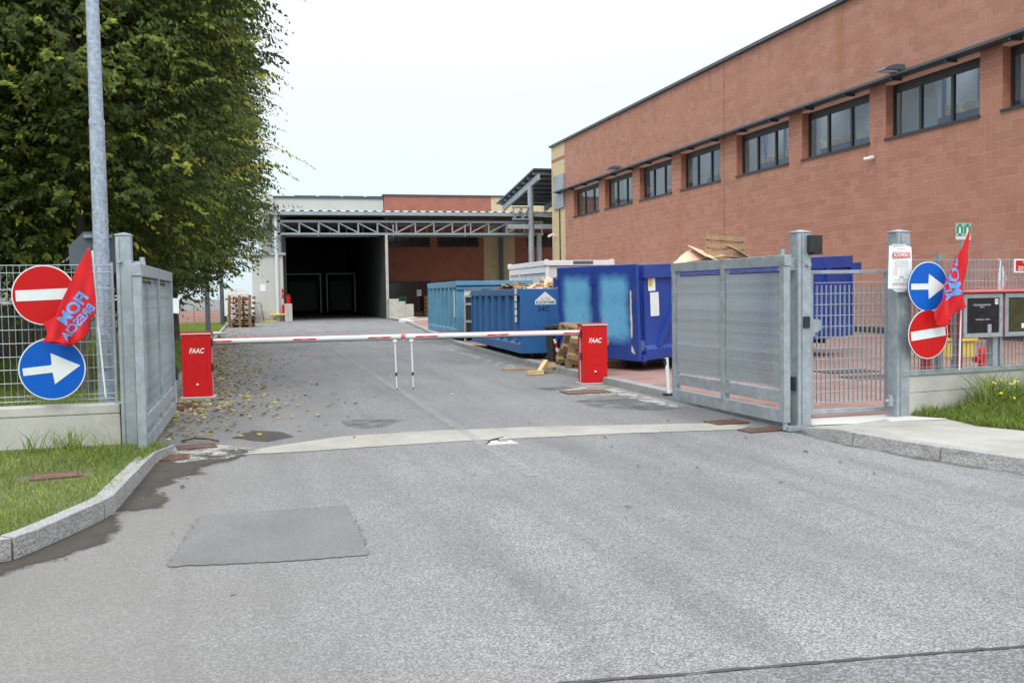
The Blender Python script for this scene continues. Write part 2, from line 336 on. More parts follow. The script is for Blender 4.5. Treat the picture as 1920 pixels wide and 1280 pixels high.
def link(name, me, parent=None, loc=(0, 0, 0), rot=(0, 0, 0), scale=None):
    o = bpy.data.objects.new(name, me); COL.objects.link(o); o.location = loc; o.rotation_euler = rot
    if scale: o.scale = scale
    if parent: o.parent = parent
    return o
def tag(o, label=None, cat=None, group=None, kind=None):
    if label: o['label'] = label
    if cat: o['category'] = cat
    if group: o['group'] = group
    if kind: o['kind'] = kind
    return o
def thing(name, label, cat, loc=(0, 0, 0), rz=0, group=None, kind=None):
    return tag(link(name, None, None, loc, (0, 0, rz)), label, cat, group, kind)
def part(name, mb, m, parent, loc=(0, 0, 0), rot=(0, 0, 0), smooth=False, bevel=0, label=None, kind=None):
    o = link(name, mb.mesh(name, m, smooth), parent, loc, rot)
    if bevel:
        b = o.modifiers.new('bevel', 'BEVEL'); b.width = bevel; b.segments = 2; b.limit_method = 'ANGLE'
    if label: o['label'] = label
    if kind: o['kind'] = kind
    return o
def bx(*a): return MB().box(*a)
def kids(o): return [c for c in bpy.data.objects if c.parent == o]
def copy_tree(o, parent=None, ch=None):
    c = o.copy(); COL.objects.link(c); c.parent = parent
    if ch is None:
        ch = {}
        for q in bpy.data.objects:
            if q.parent: ch.setdefault(q.parent.name, []).append(q)
    for q in ch.get(o.name, []): copy_tree(q, c, ch)
    return c
def copy_thing(o, label, loc, rz=None):
    c = copy_tree(o); c['label'] = label; c.location = loc
    if rz is not None: c.rotation_euler = (0, 0, rz)
    return c

_tc = {}
def text2d(body, size=1., shear=0., ax='CENTER', bold=0.):
    k = (body, shear, ax, bold)
    if k not in _tc:
        cu = bpy.data.curves.new('t', 'FONT'); cu.body = body; cu.size = 1; cu.align_x = ax; cu.align_y = 'CENTER'; cu.shear = shear; cu.fill_mode = 'FRONT'; cu.offset = bold; cu.resolution_u = 4
        o = bpy.data.objects.new('t', cu); COL.objects.link(o); dg = bpy.context.evaluated_depsgraph_get(); dg.update()
        me = bpy.data.meshes.new_from_object(o.evaluated_get(dg)); _tc[k] = ([tuple(v.co) for v in me.vertices], [tuple(p.vertices) for p in me.polygons])
        bpy.data.objects.remove(o); bpy.data.curves.remove(cu); bpy.data.meshes.remove(me)
    vs, fs = _tc[k]; return [(v[0] * size, v[1] * size) for v in vs], fs
def lettering(body, size, m, parent, loc, rot=(math.pi / 2, 0, 0), shear=0., name='lettering', wfit=None, ax='CENTER', bold=0.):
    vs, fs = text2d(body, size, shear, ax, bold); mb = MB()
    if wfit:
        ww = max(v[0] for v in vs) - min(v[0] for v in vs); k = wfit / ww; vs = [(v[0] * k, v[1]) for v in vs]
    me = bpy.data.meshes.new(name); me.from_pydata([(v[0], v[1], 0) for v in vs], [], fs); me.materials.append(m)
    return link(name, me, parent, loc, rot)

SHEETS = {'damp_dirt', 'tyre_dirt_and_foot_shade', 'worn_white_line', 'pale_concrete_strip', 'cement_smears', 'smooth_asphalt_patch'}
# ================================================================= SETTING
def sheet(name, poly, z, m, kind='structure', parent=None, sub=0, label=None):
    bm = bmesh.new(); vs = [bm.verts.new((p[0], p[1], (p[2] if len(p) > 2 and z is None else (z or 0)))) for p in poly]
    f = bm.faces.new(vs); bm.normal_update()
    if f.normal.z < 0: f.normal_flip()
    outer_ = [v for v in bm.verts]
    if sub: bmesh.ops.inset_region(bm, faces=bm.faces[:], thickness=sub, use_even_offset=False, use_boundary=True)
    bm.verts.index_update(); oi = [v.index for v in bm.verts if any(e_.is_boundary for e_ in v.link_edges)]
    bmesh.ops.triangulate(bm, faces=bm.faces)
    me = bpy.data.meshes.new(name); bm.to_mesh(me); bm.free(); me.materials.append(m)
    if sub:
        at = me.attributes.new('inner', 'FLOAT', 'POINT'); vals = [1.] * len(me.vertices)
        for i in oi: vals[i] = 0.
        at.data.foreach_set('value', vals)
    elif m.name in SHEETS:
        at = me.attributes.new('inner', 'FLOAT', 'POINT'); at.data.foreach_set('value', [1.] * len(me.vertices))
    o = link(name, me, parent)
    if kind: o['kind'] = kind
    if label: o['label'] = label
    return o
def soft_sheet(name, poly, z, m, width=.16, cell=.045, parent=None):
    """thin worn layer as a fine grid; 'inner' falls from 1 to 0 across the rim so the material can fray it"""
    P = np.array([p[:2] for p in poly], float); lo = P.min(0) - width; hi = P.max(0) + width
    nx_, ny_ = int((hi[0] - lo[0]) / cell) + 2, int((hi[1] - lo[1]) / cell) + 2
    X, Y = np.meshgrid(lo[0] + np.arange(nx_) * cell, lo[1] + np.arange(ny_) * cell, indexing='ij'); xs, ys = X.ravel(), Y.ravel()
    d = np.full(len(xs), 1e9); n = len(P)
    for i in range(n):
        a, b = P[i], P[(i + 1) % n]; ab = b - a; t = np.clip(((xs - a[0]) * ab[0] + (ys - a[1]) * ab[1]) / (ab @ ab + 1e-12), 0, 1)
        d = np.minimum(d, np.hypot(xs - a[0] - t * ab[0], ys - a[1] - t * ab[1]))
    ins = inpoly(xs, ys, poly); d = np.where(ins, d, -d); val = np.clip(.5 + d / width, 0, 1)
    keep = val.reshape(nx_, ny_) > 0; kf = keep[:-1, :-1] | keep[1:, :-1] | keep[:-1, 1:] | keep[1:, 1:]
    ii, jj = np.nonzero(kf); idx = lambda i, j: i * ny_ + j
    F = np.stack([idx(ii, jj), idx(ii + 1, jj), idx(ii + 1, jj + 1), idx(ii, jj + 1)], 1); used, inv = np.unique(F, return_inverse=True); F = inv.reshape(-1, 4)
    me = bpy.data.meshes.new(name); me.from_pydata(np.stack([xs[used], ys[used], np.full(len(used), z)], 1).tolist(), [], F.tolist()); me.materials.append(m)
    at = me.attributes.new('inner', 'FLOAT', 'POINT'); at.data.foreach_set('value', val[used]); return link(name, me, parent)
def inpoly(xs, ys, poly):
    px = np.array([p[0] for p in poly]); py = np.array([p[1] for p in poly]); r = np.zeros(len(xs), bool); j = len(px) - 1
    for i in range(len(px)):
        c = ((py[i] > ys) != (py[j] > ys)) & (xs < (px[j] - px[i]) * (ys - py[i]) / (py[j] - py[i] + 1e-12) + px[i]); r ^= c; j = i
    return r
def jag(poly, step=.12, amp=.03, seed=1):
    r = random.Random(seed); out_ = []
    n = len(poly)
    for i in range(n):
        a = Vector(poly[i][:2]); b = Vector(poly[(i + 1) % n][:2]); k = max(1, int((b - a).length / step))
        for j in range(k):
            p = a.lerp(b, j / k); out_.append((p.x + r.uniform(-amp, amp), p.y + r.uniform(-amp, amp)))
    return out_
sheet('ground', [(-900, -600), (900, -600), (900, 1200), (-900, 1200)], -.03, MT['land'])
road = sheet('road', [(-60, -40), (60, -40), (60, 9.4), (21, 9.4), (21, 120), (-3, 120), (-3, 9.4), (-60, 9.4)], 0, MT['asphalt'])
SA, SB = Vector((1.350,3.640,0.000)), Vector((3.253,3.435,0.000)); SD = (SB - SA).normalized()
sheet('street_lane', [tuple((SA - SD * 60)[:2]), (1.350,3.640,0.000), (1.735,3.595,0.000), (2.161,3.556,0.000), (2.698,3.500,-0.000), (3.253,3.435,0.000), tuple((SA + SD * 60)[:2]), (60, -40), (-60, -40)], .004, MT['asphalt_coarse'])
# dark crack along the joint between the lane and the drive
cp = [tuple(SA - SD * 2), (1.350,3.640,0.000), (1.735,3.595,0.000), (2.161,3.556,0.000), (2.698,3.500,-0.000), (3.253,3.435,0.000), tuple(SA + SD * 4)]
crk = jag([(p[0], p[1]) for p in cp] + [(p[0], p[1] + .022) for p in cp[::-1]], .05, .008, 3)
sheet('joint_crack', crk, .008, MT['asph_dark'], None, road)
def offpoly(P, d):
    c = Vector((sum(p[0] for p in P) / len(P), sum(p[1] for p in P) / len(P))); o_ = []
    for p in P: q = Vector(p[:2]) - c; o_.append(tuple(c + q * (1 + d / q.length))[:2])
    return o_
P1 = [(-0.530,5.997,0.000), (-0.477,6.688,0.000), (-0.404,7.343,0.000), (0.665,7.365,0.000), (0.681,6.681,0.000), (0.676,5.878,0.000), (0.236,5.887,0.000)]
soft_sheet('asphalt_patch', P1, .0055, MT['patch'], 0.09, 0.018, road)
stain = [(-1.092,9.952,0.000), (-0.928,10.216,0.000), (-0.673,10.395,0.000), (-0.154,10.489,0.000), (0.221,10.132,0.000), (0.007,10.037,0.000), (-0.434,9.438,0.000), (-0.435,9.125,0.000), (-0.690,8.898,0.000), (-0.648,8.732,0.000), (-0.781,8.265,0.000), (-0.571,7.957,0.000), (-0.731,7.695,0.000), (-0.987,7.652,0.000), (-0.865,7.326,0.000), (-0.944,6.687,0.000), (-1.109,6.473,0.000), (-1.261,6.323,0.000), (-1.356,6.087,0.000), (-1.579,5.946,0.000), (-6.5, 3.6), (-6.5, 4.2), (-1.773,6.707,0.000), (-1.559,6.571,0.000), (-1.434,6.895,0.000), (-1.178,7.591,0.000), (-1.127,8.660,0.000)]
soft_sheet('damp_dirt_stain', stain, .0045, MT['stain'], 0.38, 0.045, road)
strip = [(0.054,10.486,0.000), (0.955,11.032,0.000), (1.952,11.096,0.000), (3.226,10.980,0.000), (4.476,10.684,0.000), (5.302,10.507,0.000), (5.668,10.112,0.000), (5.344,9.861,0.000), (4.204,10.036,0.000), (2.973,10.125,0.000), (2.137,10.160,0.000), (1.208,10.125,0.000), (0.432,10.053,0.000), (-0.150,10.096,-0.000)]
soft_sheet('concrete_strip', strip, .005, MT['strip'], 0.07, 0.025, road)
soft_sheet('dirt_patch', [(-0.279,11.334,0.000), (-0.045,11.973,0.000), (0.294,11.744,0.000), (0.487,11.213,0.000), (0.125,10.847,-0.000)], .004, MT['stain'], 0.2, 0.04, road)
soft_sheet('oil_patch', [(0.985,12.501,0.000), (1.502,12.519,0.000), (1.946,12.226,0.000), (1.693,11.686,0.000), (1.306,11.443,0.000), (1.019,11.751,0.000)], .004, MT['stain2'], 0.2, 0.04, road)
soft_sheet('tyre_smear', [(4.438,13.411,0.000), (5.539,14.070,0.000), (5.782,11.931,0.000), (5.281,11.694,0.000), (4.514,12.262,0.000)], .004, MT['stain2'], 0.25, 0.04, road)
soft_sheet('tyre_smear', [(4.420,15.489,0.000), (5.212,15.742,0.000), (5.281,15.104,0.000), (4.634,14.824,0.000)], .0042, MT['stain2'], 0.25, 0.04, road)
soft_sheet('cement_smear', [(-1.071,10.137,0.000), (-0.991,10.956,0.000), (-0.327,10.939,0.000), (0.226,10.346,0.000), (-0.248,9.833,0.000), (-0.738,9.699,0.000)], .0065, MT['mortar_smear'], 0.2, 0.04, road)
soft_sheet('cement_apron', [(4.780,14.852,0.000), (5.465,15.627,0.000), (5.966,15.400,0.000), (5.867,12.803,0.000), (5.656,11.358,0.000), (5.392,12.294,0.000), (5.349,13.813,0.000), (4.597,13.891,0.000)], .0048, MT['mortar_smear'], 0.2, 0.04, road)
soft_sheet('cement_edge', [(5.1, 19), (5.7, 18.6), (5.72, 34), (5.4, 34)], .0048, MT['mortar_smear'], 0.25, 0.06, road)
ln_ = [(2.29, 8.0), (2.41, 8.0), (2.42, 14), (2.43, 33), (2.32, 33), (2.29, 14)]
sheet('centre_line', ln_, .0052, MT['line'], None, road)
sheet('sensor_loop_line', [(-1.0, 13.05), (5.4, 12.95), (5.4, 12.99), (-1.0, 13.09)], .0055, MT['line'], None, road)
sheet('sensor_loop_line', [(3.3, 18.25), (4.9, 17.9), (4.9, 17.93), (3.3, 18.28)], .0055, MT['line'], None, road)
sheet('sensor_loop_line', [(.8, 16.7), (2.6, 16.6), (2.6, 16.62), (.8, 16.73)], .0055, MT['line'], None, road)

# kerb outlines (foot of the kerb face), near-left corner, near-right corner and the two inner kerbs
KL = [(-.95, 10.45)] + [(x, y) for x, y, z in [(-1.085,9.888,0.000), (-1.133,8.710,0.000), (-1.183,7.629,-0.000), (-1.307,7.245,0.000), (-1.437,6.910,0.000), (-1.562,6.585,0.000)]] + [(-5.0, 4.75), (-5.9, 4.2), (-8, 3.9), (-13, 3.85)]
KR = [(5.93, 9.62)] + [(x, y) for x, y, z in [(5.868,8.773,0.000), (5.964,7.883,0.000), (6.185,7.049,0.000), (6.292,6.665,0.000)]] + [(7.0, 5.6), (8.2, 4.4), (10.5, 3.2), (15, 1.9), (30, -1.2)]
def resample(pts, step):
    P = [Vector(p[:2]) for p in pts]; seg = [(P[i + 1] - P[i]).length for i in range(len(P) - 1)]; tot = sum(seg)
    def at(t):
        for i, l_ in enumerate(seg):
            if t <= l_ or i == len(seg) - 1: return P[i].lerp(P[i + 1], min(1, t / l_))
            t -= l_
    return at, tot
def kerb(name, label, pts, side, zt, length, width, m, jitter=.0, ztf=None, nsub=4, bevel=.006):
    at, tot = resample(pts, 1); root = tag(link(name, None), label, None, None, 'structure')
    t = 0; i = 0
    while t < tot - .05:
        e_ = min(tot, t + length * rnd.uniform(.92, 1.08)); mb = MB(); rows = []
        for k in range(nsub + 1):
            tt = t + .006 + (e_ - t - .012) * k / nsub; p = at(tt); q = (at(min(tot, tt + .2)) - at(max(0, tt - .2))).normalized(); nrm = Vector((-q.y, q.x)) * side
            zz = (ztf(tt) if ztf else zt) + rnd.uniform(-1, 1) * jitter * .3; o_ = p + nrm * width; j = rnd.uniform(-jitter, jitter)
            rows += [(p.x - nrm.x * (.0 + j), p.y - nrm.y * (.0 + j), -.05), (p.x + nrm.x * (.012 + j), p.y + nrm.y * (.012 + j), zz * .55), (p.x + nrm.x * .018, p.y + nrm.y * .018, zz), (o_.x, o_.y, zz + .003), (o_.x, o_.y, -.05)]
        fs = []
        for k in range(nsub):
            for a in range(5):
                b = (a + 1) % 5; fs.append((k * 5 + a, k * 5 + b, k * 5 + 5 + b, k * 5 + 5 + a))
        fs += [(0, 1, 2, 3, 4), tuple(nsub * 5 + a for a in (4, 3, 2, 1, 0))]
        mb.add(rows, fs); part('kerb_stone', mb, m, root, bevel=bevel); t = e_; i += 1
    return root
def foot_dirt_shade(pts, side, w0, seed, m='stain'):
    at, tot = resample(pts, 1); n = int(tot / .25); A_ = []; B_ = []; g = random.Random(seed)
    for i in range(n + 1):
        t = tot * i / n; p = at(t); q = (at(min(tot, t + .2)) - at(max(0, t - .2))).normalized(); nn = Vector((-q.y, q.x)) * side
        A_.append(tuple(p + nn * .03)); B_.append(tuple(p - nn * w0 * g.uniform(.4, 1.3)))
    soft_sheet('kerb_foot_dirt_shade', A_ + B_[::-1], .0072, MT[m], .10, .04, road)  # dark strip along the kerb foot: dirt, with contact shade painted in
foot_dirt_shade(KR[:6], 1, .13, 5, 'stain2')
kerb('kerb', 'rough granite kerb curving round the grass verge at left', KL, 1, .13, 1.0, .15, MT['granite'], .012, ztf=lambda t: .10 + .04 * min(1, t / 2.), nsub=6)
kerb('kerb', 'rough granite kerb curving along the concrete footpath at right', KR, -1 * -1, .12, 1.15, .15, MT['granite'], .012, ztf=lambda t: .03 + .10 * min(1, t / .9), nsub=6)
def offs(pts, side, d):
    at, tot = resample(pts, 1); o_ = []
    n = int(tot / .3)
    for i in range(n + 1):
        t = tot * i / n; p = at(t); q = (at(min(tot, t + .2)) - at(max(0, t - .2))).normalized(); nn = Vector((-q.y, q.x)) * side; o_.append(p + nn * d)
    return o_, tot
# inner kerbs
IR = [(5.93, 9.9), (5.90, 14), (5.86, 20.7), (6.15, 29.3), (7.1, 40), (7.45, 43), (8.3, 52), (8.6, 55.5)]
kerb('kerb', 'low grey concrete kerb along the red paving inside the gate', IR, -1, .115, 1.0, .22, MT['kerb_conc'], .0, nsub=2)
IL = [(-1.30, 10.9), (-1.30, 60)]
kerb('kerb', 'low grey concrete kerb under the trees inside the gate', IL, 1, .11, 1.0, .12, MT['kerb_conc'], .0, nsub=1)
wk = kerb('kerb', 'white painted kerb bending in front of the loading area', [(8.6, 54.2), (8.5, 57.2), (10.2, 62.2)], -1, .16, 1.0, .35, MT['white_paint'], .0, nsub=2)
# paved yard
yard_edge = [(x + .2, y) for x, y in IR]
sheet('paved_yard', [(6.1, 9.72), (30, 9.72), (30, 56), (8.9, 56)] + yard_edge[::-1][:-1], .10, MT['paver'])
sheet('loading_apron', [(8.95, 56), (30, 56), (30, 66), (8.95, 66)], .06, MT['foot'])
fp, tt = offs(KR, 1, .14)
def fpz(i, n, tot): t = tot * i / n; return (.03 + .10 * min(1, t / .9))
foot_in = [(p.x, p.y, fpz(i, len(fp) - 1, tt)) for i, p in enumerate(fp)]
outer = [(30, 4.0, .13), (12.0, 5.6, .13), (7.695,7.881,0.120), (7.424,8.490,0.120), (7.528,9.103,0.120), (7.355,9.562,0.110), (7.35, 9.62, .11), (6.12, 9.72, .05)]
# the walking surface as a triangulated sheet between kerb back and verge
sheet('footpath', foot_in + outer, None, MT['foot'])
sheet('concrete_threshold', [(6.08, 9.74, .103), (6.13, 9.60, .058), (6.050,9.506,0.065), (6.453,9.291,0.090), (7.035,9.146,0.115), (7.441,8.998,0.125), (7.553,9.159,0.124), (7.40, 9.60, .118), (7.40, 9.74, .106)], None, MT['concrete_pale'])
vr = [(7.30, 9.62), (7.300,9.490,0.115), (7.497,9.066,0.120), (7.395,8.458,0.120), (7.667,7.853,0.120), (12.0, 5.65), (30, 4.05), (30, 9.7)]
sheet('grass_verge', [(p[0], p[1]) for p in vr], .125, MT['turf'])
fl, tl = offs(KL, 1, .13)
lv = [(p.x, p.y) for p in fl]
sheet('grass_verge', lv + [(-30, 3.9), (-30, 10.7), (-1.1, 10.7)], .115, MT['turf'])
sheet('grass_strip', [(-1.40, 10.72), (-1.40, 62), (-40, 62), (-40, 10.72)], .08, MT['turf'])

# ---------------------------------------------------------------- grass
def blades(name, area_fn, n, h0, h1, wd, label, m, lean=.35, tone=(0, 1), clump=None):
    xs, ys, zs, hs = area_fn(n); n = len(xs)
    ang = rng.uniform(0, 2 * np.pi, n); h = hs if hs is not None else rng.uniform(h0, h1, n); ww = wd * rng.uniform(.6, 1.3, n)
    la = rng.uniform(0, 2 * np.pi, n); ll = h * rng.uniform(.05, lean * 2, n)
    dx, dy = np.cos(ang) * ww / 2, np.sin(ang) * ww / 2; lx, ly = np.cos(la) * ll, np.sin(la) * ll
    V = np.empty((n, 5, 3))
    V[:, 0] = np.stack([xs - dx, ys - dy, zs], 1); V[:, 1] = np.stack([xs + dx, ys + dy, zs], 1)
    V[:, 2] = np.stack([xs + dx * .8 + lx * .35, ys + dy * .8 + ly * .35, zs + h * .6], 1); V[:, 3] = np.stack([xs - dx * .8 + lx * .35, ys - dy * .8 + ly * .35, zs + h * .6], 1)
    V[:, 4] = np.stack([xs + lx, ys + ly, zs + h], 1)
    b = (np.arange(n) * 5)[:, None]
    loops = np.concatenate([b + np.array([[0, 1, 2, 3]]), b + np.array([[3, 2, 4]])], 1).ravel()
    starts = (np.arange(n)[:, None] * 7 + np.array([[0, 4]])).ravel(); tot = np.tile([4, 3], n)
    me = bpy.data.meshes.new(name); me.vertices.add(n * 5); me.vertices.foreach_set('co', V.ravel()); me.loops.add(n * 7); me.loops.foreach_set('vertex_index', loops.astype(np.int32))
    me.polygons.add(n * 2); me.polygons.foreach_set('loop_start', starts.astype(np.int32)); me.update(calc_edges=True)
    at = me.attributes.new('tone', 'FLOAT', 'POINT'); tn = np.clip(rng.beta(2, 3, n) * (tone[1] - tone[0]) + tone[0], 0, 1)
    if clump is not None: tn = np.clip(tn + clump(xs, ys), 0, 1)
    at.data.foreach_set('value', np.repeat(tn, 5)); me.materials.append(m)
    o = link(name, me); return tag(o, label, None, None, 'stuff')
def wav(x, y): return .5 + .25 * np.sin(x * 1.9 + 1.3 * np.sin(y * 1.1)) + .25 * np.sin(y * 2.7 + 1.7 * np.sin(x * 2.3))
polyL = lv + [(-9.0, 3.9), (-9.0, 10.38), (-1.1, 10.38)]
def aL(n):
    x = rng.uniform(-9, -.9, n); y = rng.uniform(3.9, 10.4, n); k = inpoly(x, y, polyL) & (rng.random(n) < .35 + .65 * wav(x * 1.7, y * 1.7)); x, y = x[k], y[k]
    # thinner round the iron cover
    k = (np.hypot((x + 1.65) / .30, (y - 8.75) / .22) > 1); x, y = x[k], y[k]
    h = .016 + .042 * rng.random(len(x)) * (.3 + wav(x, y)) + .10 * (rng.random(len(x)) < .012)
    return x, y, np.full(len(x), .112), h
blades('grass', aL, 190000, 0, 0, .007, 'short patchy grass on the verge behind the left granite kerb', MT['grass'], .6, (.1, .9), lambda x, y: (wav(x * .8, y * .9 + 3) - .5) * .35)
vp = [(p[0], p[1]) for p in vr]
def aR(n):
    x = rng.uniform(7.3, 12, n); y = rng.uniform(5.5, 9.45, n); k = inpoly(x, y, vp); x, y = x[k], y[k]
    d = 9.45 - y; edge = np.clip((x - 7.3) / 1.0, 0, 1)
    h = (.04 + .10 * rng.random(len(x)) + .28 * rng.random(len(x)) ** 3 * np.clip(1.1 - d * .7, 0, 1)) * (.35 + .65 * edge) * (.5 + wav(x * 2, y * 2))
    return x, y, np.full(len(x), .122), h
blades('grass', aR, 130000, 0, 0, .010, 'lush green weeds and grass in front of the right concrete wall', MT['grass'], .6, (0, .8))
def aT(n):
    x = 7.9 + rng.normal(0, 1, n) * .0 + rng.choice([.35, .95, 1.25, 1.55, 1.9, 2.2], n) + rng.normal(0, .09, n); y = 9.2 + rng.normal(0, .07, n); return x, y, np.full(n, .12), rng.uniform(.25, .62, n)
blades('tall_grass', aT, 420, 0, 0, .013, 'tall arching grass tufts against the right concrete wall', MT['grass'], .5, (.2, 1))
def aT2(n): x = rng.choice([-1.75, -2.1, -2.9, -1.4], n, p=[.5, .2, .2, .1]) + rng.normal(0, .06, n); return x, 10.25 + rng.normal(0, .04, n), np.full(n, .11), rng.uniform(.08, .30, n)
blades('tall_grass', aT2, 130, 0, 0, .01, 'thin weeds growing at the foot of the left concrete wall', MT['grass'], .7, (.2, 1))
def aI(n):
    y = 10.9 + 50 * rng.random(n) ** 2.2; x = -1.42 - rng.random(n) * 5.; return x, y, np.full(n, .075), .04 + .09 * rng.random(n)
blades('grass', aI, 150000, 0, 0, .013, 'bright green grass strip under the trees behind the left fence', MT['grass'], .5, (.2, .95))
# small yellow flowers of the right verge: stems and heads
fr_ = MB(); fs_ = MB()
for i in range(24):
    x = 7.9 + rnd.random() * 1.9; y = 9.25 - rnd.random() * .55; h = .15 + rnd.random() * .30
    fs_.tube([(x, y, .12), (x + .01, y, .12 + h)], .0025, 4)
    for k in range(rnd.randint(1, 3)):
        c = (x + rnd.uniform(-.025, .025), y + rnd.uniform(-.02, .02), .12 + h + rnd.uniform(-.03, .01)); fr_.tube([c, (c[0], c[1] - .006, c[2] + .008)], .012, 6, .004)
fo = part('wild_flowers', fs_, MT['grass'], None); tag(fo, 'small yellow wild flowers among the weeds by the right wall', None, None, 'stuff'); part('flower_heads', fr_, MT['flower'], fo, kind='stuff')
# fallen leaves
def leaf_quads(xs, ys, zs, size, name, m, label, tone=None, parent=None):
    n = len(xs); a = rng.uniform(0, 2 * np.pi, n); t = rng.normal(0, .35, n); s_ = size * rng.uniform(.6, 1.3, n)
    ux, uy, uz = np.cos(a), np.sin(a), np.sin(t) * .6; vx, vy = -np.sin(a), np.cos(a)
    V = np.empty((n, 4, 3)); V[:, 0] = np.stack([xs - ux * s_, ys - uy * s_, zs + np.abs(uz) * s_ * .5], 1); V[:, 1] = np.stack([xs + vx * s_ * .5, ys + vy * s_ * .5, zs + .002], 1)
    V[:, 2] = np.stack([xs + ux * s_, ys + uy * s_, zs + .004 + np.abs(uz) * s_], 1); V[:, 3] = np.stack([xs - vx * s_ * .5, ys - vy * s_ * .5, zs + .008 + .25 * s_], 1)
    F = np.arange(n * 4).reshape(n, 4); me = bpy.data.meshes.new(name); me.from_pydata(V.reshape(-1, 3).tolist(), [], F.tolist())
    at = me.attributes.new('tone', 'FLOAT', 'POINT'); at.data.foreach_set('value', np.repeat(rng.random(n) if tone is None else tone, 4)); me.materials.append(m)
    o = link(name, me, parent); return tag(o, label, None, None, 'stuff')
y = 11.2 + np.abs(rng.gamma(1.6, 8, 2600)); x = -1.25 + np.abs(rng.exponential(.55, 2600)) + .35 * rng.random(2600) * (y > 14)
k = (y < 55) & (x < 4.5) & ~((np.abs(x + .85) < .3) & (np.abs(y - 16) < .25)); x, y = x[k], y[k]
leaf_quads(x, y, np.full(len(x), .007), .042, 'fallen_leaves', MT['fallen'], 'dry yellow leaves scattered along the left side of the drive')
y = 12 + 30 * rng.random(700); leaf_quads(-1.4 - rng.random(700) * 2.2, y, np.full(700, .12), .042, 'fallen_leaves', MT['fallen'], 'dry yellow leaves lying on the grass under the trees')
x = rng.uniform(-3, 5.5, 40); y = rng.uniform(5.2, 14, 40); leaf_quads(x, y, np.full(40, .007), .028, 'fallen_leaves', MT['fallen'], 'few loose leaves and bits lying on the open asphalt', rng.random(40) * .35)
# ================================================================= RIGHT BRICK BUILDING
BX, BY0, BY1, BZ0, BZ1 = 20.0, 11.0, 62.8, .08, 11.42
OPEN = [(12.95, 17.1), (17.95, 22.1), (22.95, 27.1), (27.95, 32.0), (32.92, 37.0), (38.45, 42.45), (43.5, 47.5), (48.5, 52.65), (53.65, 58.25)]
WZ0, WZ1 = 6.42, 8.12
bb = thing('brick_building', 'large red block industrial building with a band of dark framed windows, right', 'building', (BX, 11, 0))
def RB(*a): return a
core = MB()
X0, X1 = .0060, .42
core.box(X0, X1, 0, BY1 - 11, BZ0 - .3, WZ0); core.box(X0, X1, 0, BY1 - 11, WZ1, BZ1)
yy = 11.
for a, b in OPEN + [(BY1, BY1)]:
    if a > yy: core.box(X0, X1, yy - 11, a - 11, WZ0, WZ1)
    yy = b
part('wall', core, MT['mortar'], bb)
for a, b in OPEN:      # brick faced reveals of the window openings
    part('window_reveal', bx(.002, .36, b - 11 - .008, b - 11 - .001, WZ0, WZ1), MT['lintel_brick'], bb)
# blocks: .5 x .25 courses in running bond
CH, BL = .25, .5
blk_me = MB().box(0, .10, .006, BL - .006, .0055, CH - .0055).mesh('block', MT['block'])
def in_open(y0, y1, z0, z1):
    for a, b in OPEN:
        if y1 > a + .001 and y0 < b - .001 and z1 > WZ0 + .01 and z0 < WZ1 - .01: return (a, b)
    return None
rest = MB(); cand = []
nrow = int((BZ1 - BZ0) / CH)
for r_ in range(nrow + 1):
    z0 = BZ0 + r_ * CH; z1 = min(z0 + CH, BZ1)
    if z1 - z0 < .05: continue
    yb = 11 - (BL / 2 if r_ % 2 else 0)
    while yb < 60.0:
        y0, y1 = max(yb, 11.), min(yb + BL, 60.0); yb += BL
        if y1 - y0 < .04: continue
        op = in_open(y0, y1, z0, z1)
        pieces = [(y0, y1)]
        if op:
            pieces = []
            if y0 < op[0] - .13: pieces.append((y0, op[0]))
            if y1 > op[1] + .03: pieces.append((op[1], y1))
            pieces = [(a, b) for a, b in pieces if b - a > .04]
        for a, b in pieces: cand.append((a, b, z0, z1))
vis = [c for c in cand if c[0] > 20.7 and abs(c[1] - c[0] - BL) < .01 and c[3] - c[2] > .24 and c[2] < 8.7 * c[0] / 22 + .5]
vis.sort(key=lambda c: c[0]); chosen = set(vis[:300])
for c in cand:
    dx = rnd.uniform(-.007, .006)
    if c in chosen: link('block', blk_me, bb, (dx * .35, c[0] - 11, c[2]))
    else: rest.box(dx * .35, dx * .35 + .10, c[0] - 11 + .006, c[1] - 11 - .006, c[2] + .0055, c[3] - .0055)
part('block_facing', rest, MT['block_i'], bb, kind='stuff')
bg = MB(); n_ = 0
for r_ in range(nrow + 1):
    z0 = BZ0 + r_ * CH; z1 = min(z0 + CH, BZ1)
    if z1 - z0 < .05 or abs(z0 - 10.33) < .13: continue
    for j in range(-1, 6):
        y0 = 60.0 + j * .5 + (.25 if r_ % 2 else 0); y1 = y0 + .5; y0, y1 = max(60., y0), min(62.8, y1)
        if y1 - y0 > .04: bg.box(0, .1, y0 - 11 + .004, y1 - 11 - .004, z0 + .004, z1 - .004)
part('beige_block_facing', bg, MT['beige_wall'], bb, kind='stuff')
part('band_course', bx(-.004, .1, 49.0, 51.8, 10.34, 10.57), MT['lintel_brick'], bb)
part('coping', bx(-.14, .6, -.5, BY1 - 11 + .12, BZ1, BZ1 + .13), MT['coping'], bb)
part('window_canopy', bx(-.46, .10, -.4, 50.15, 8.19, 8.27), MT['coping'], bb)
cbm = bx(-.40, 0, 0, .06, 8.10, 8.187).mesh('canopy_bracket', MT['coping'])
for i in range(21): link('canopy_bracket', cbm, bb, (0, .6 + i * 2.45, 0))
part('end_wall', MB().box(.42, 40, 51.4, 51.8, -.2, BZ1).box(.42, 40, -.1, .3, -.2, BZ1).box(39.6, 40, .3, 51.4, -.2, BZ1), MT['mortar'], bb)
rfm = MB()
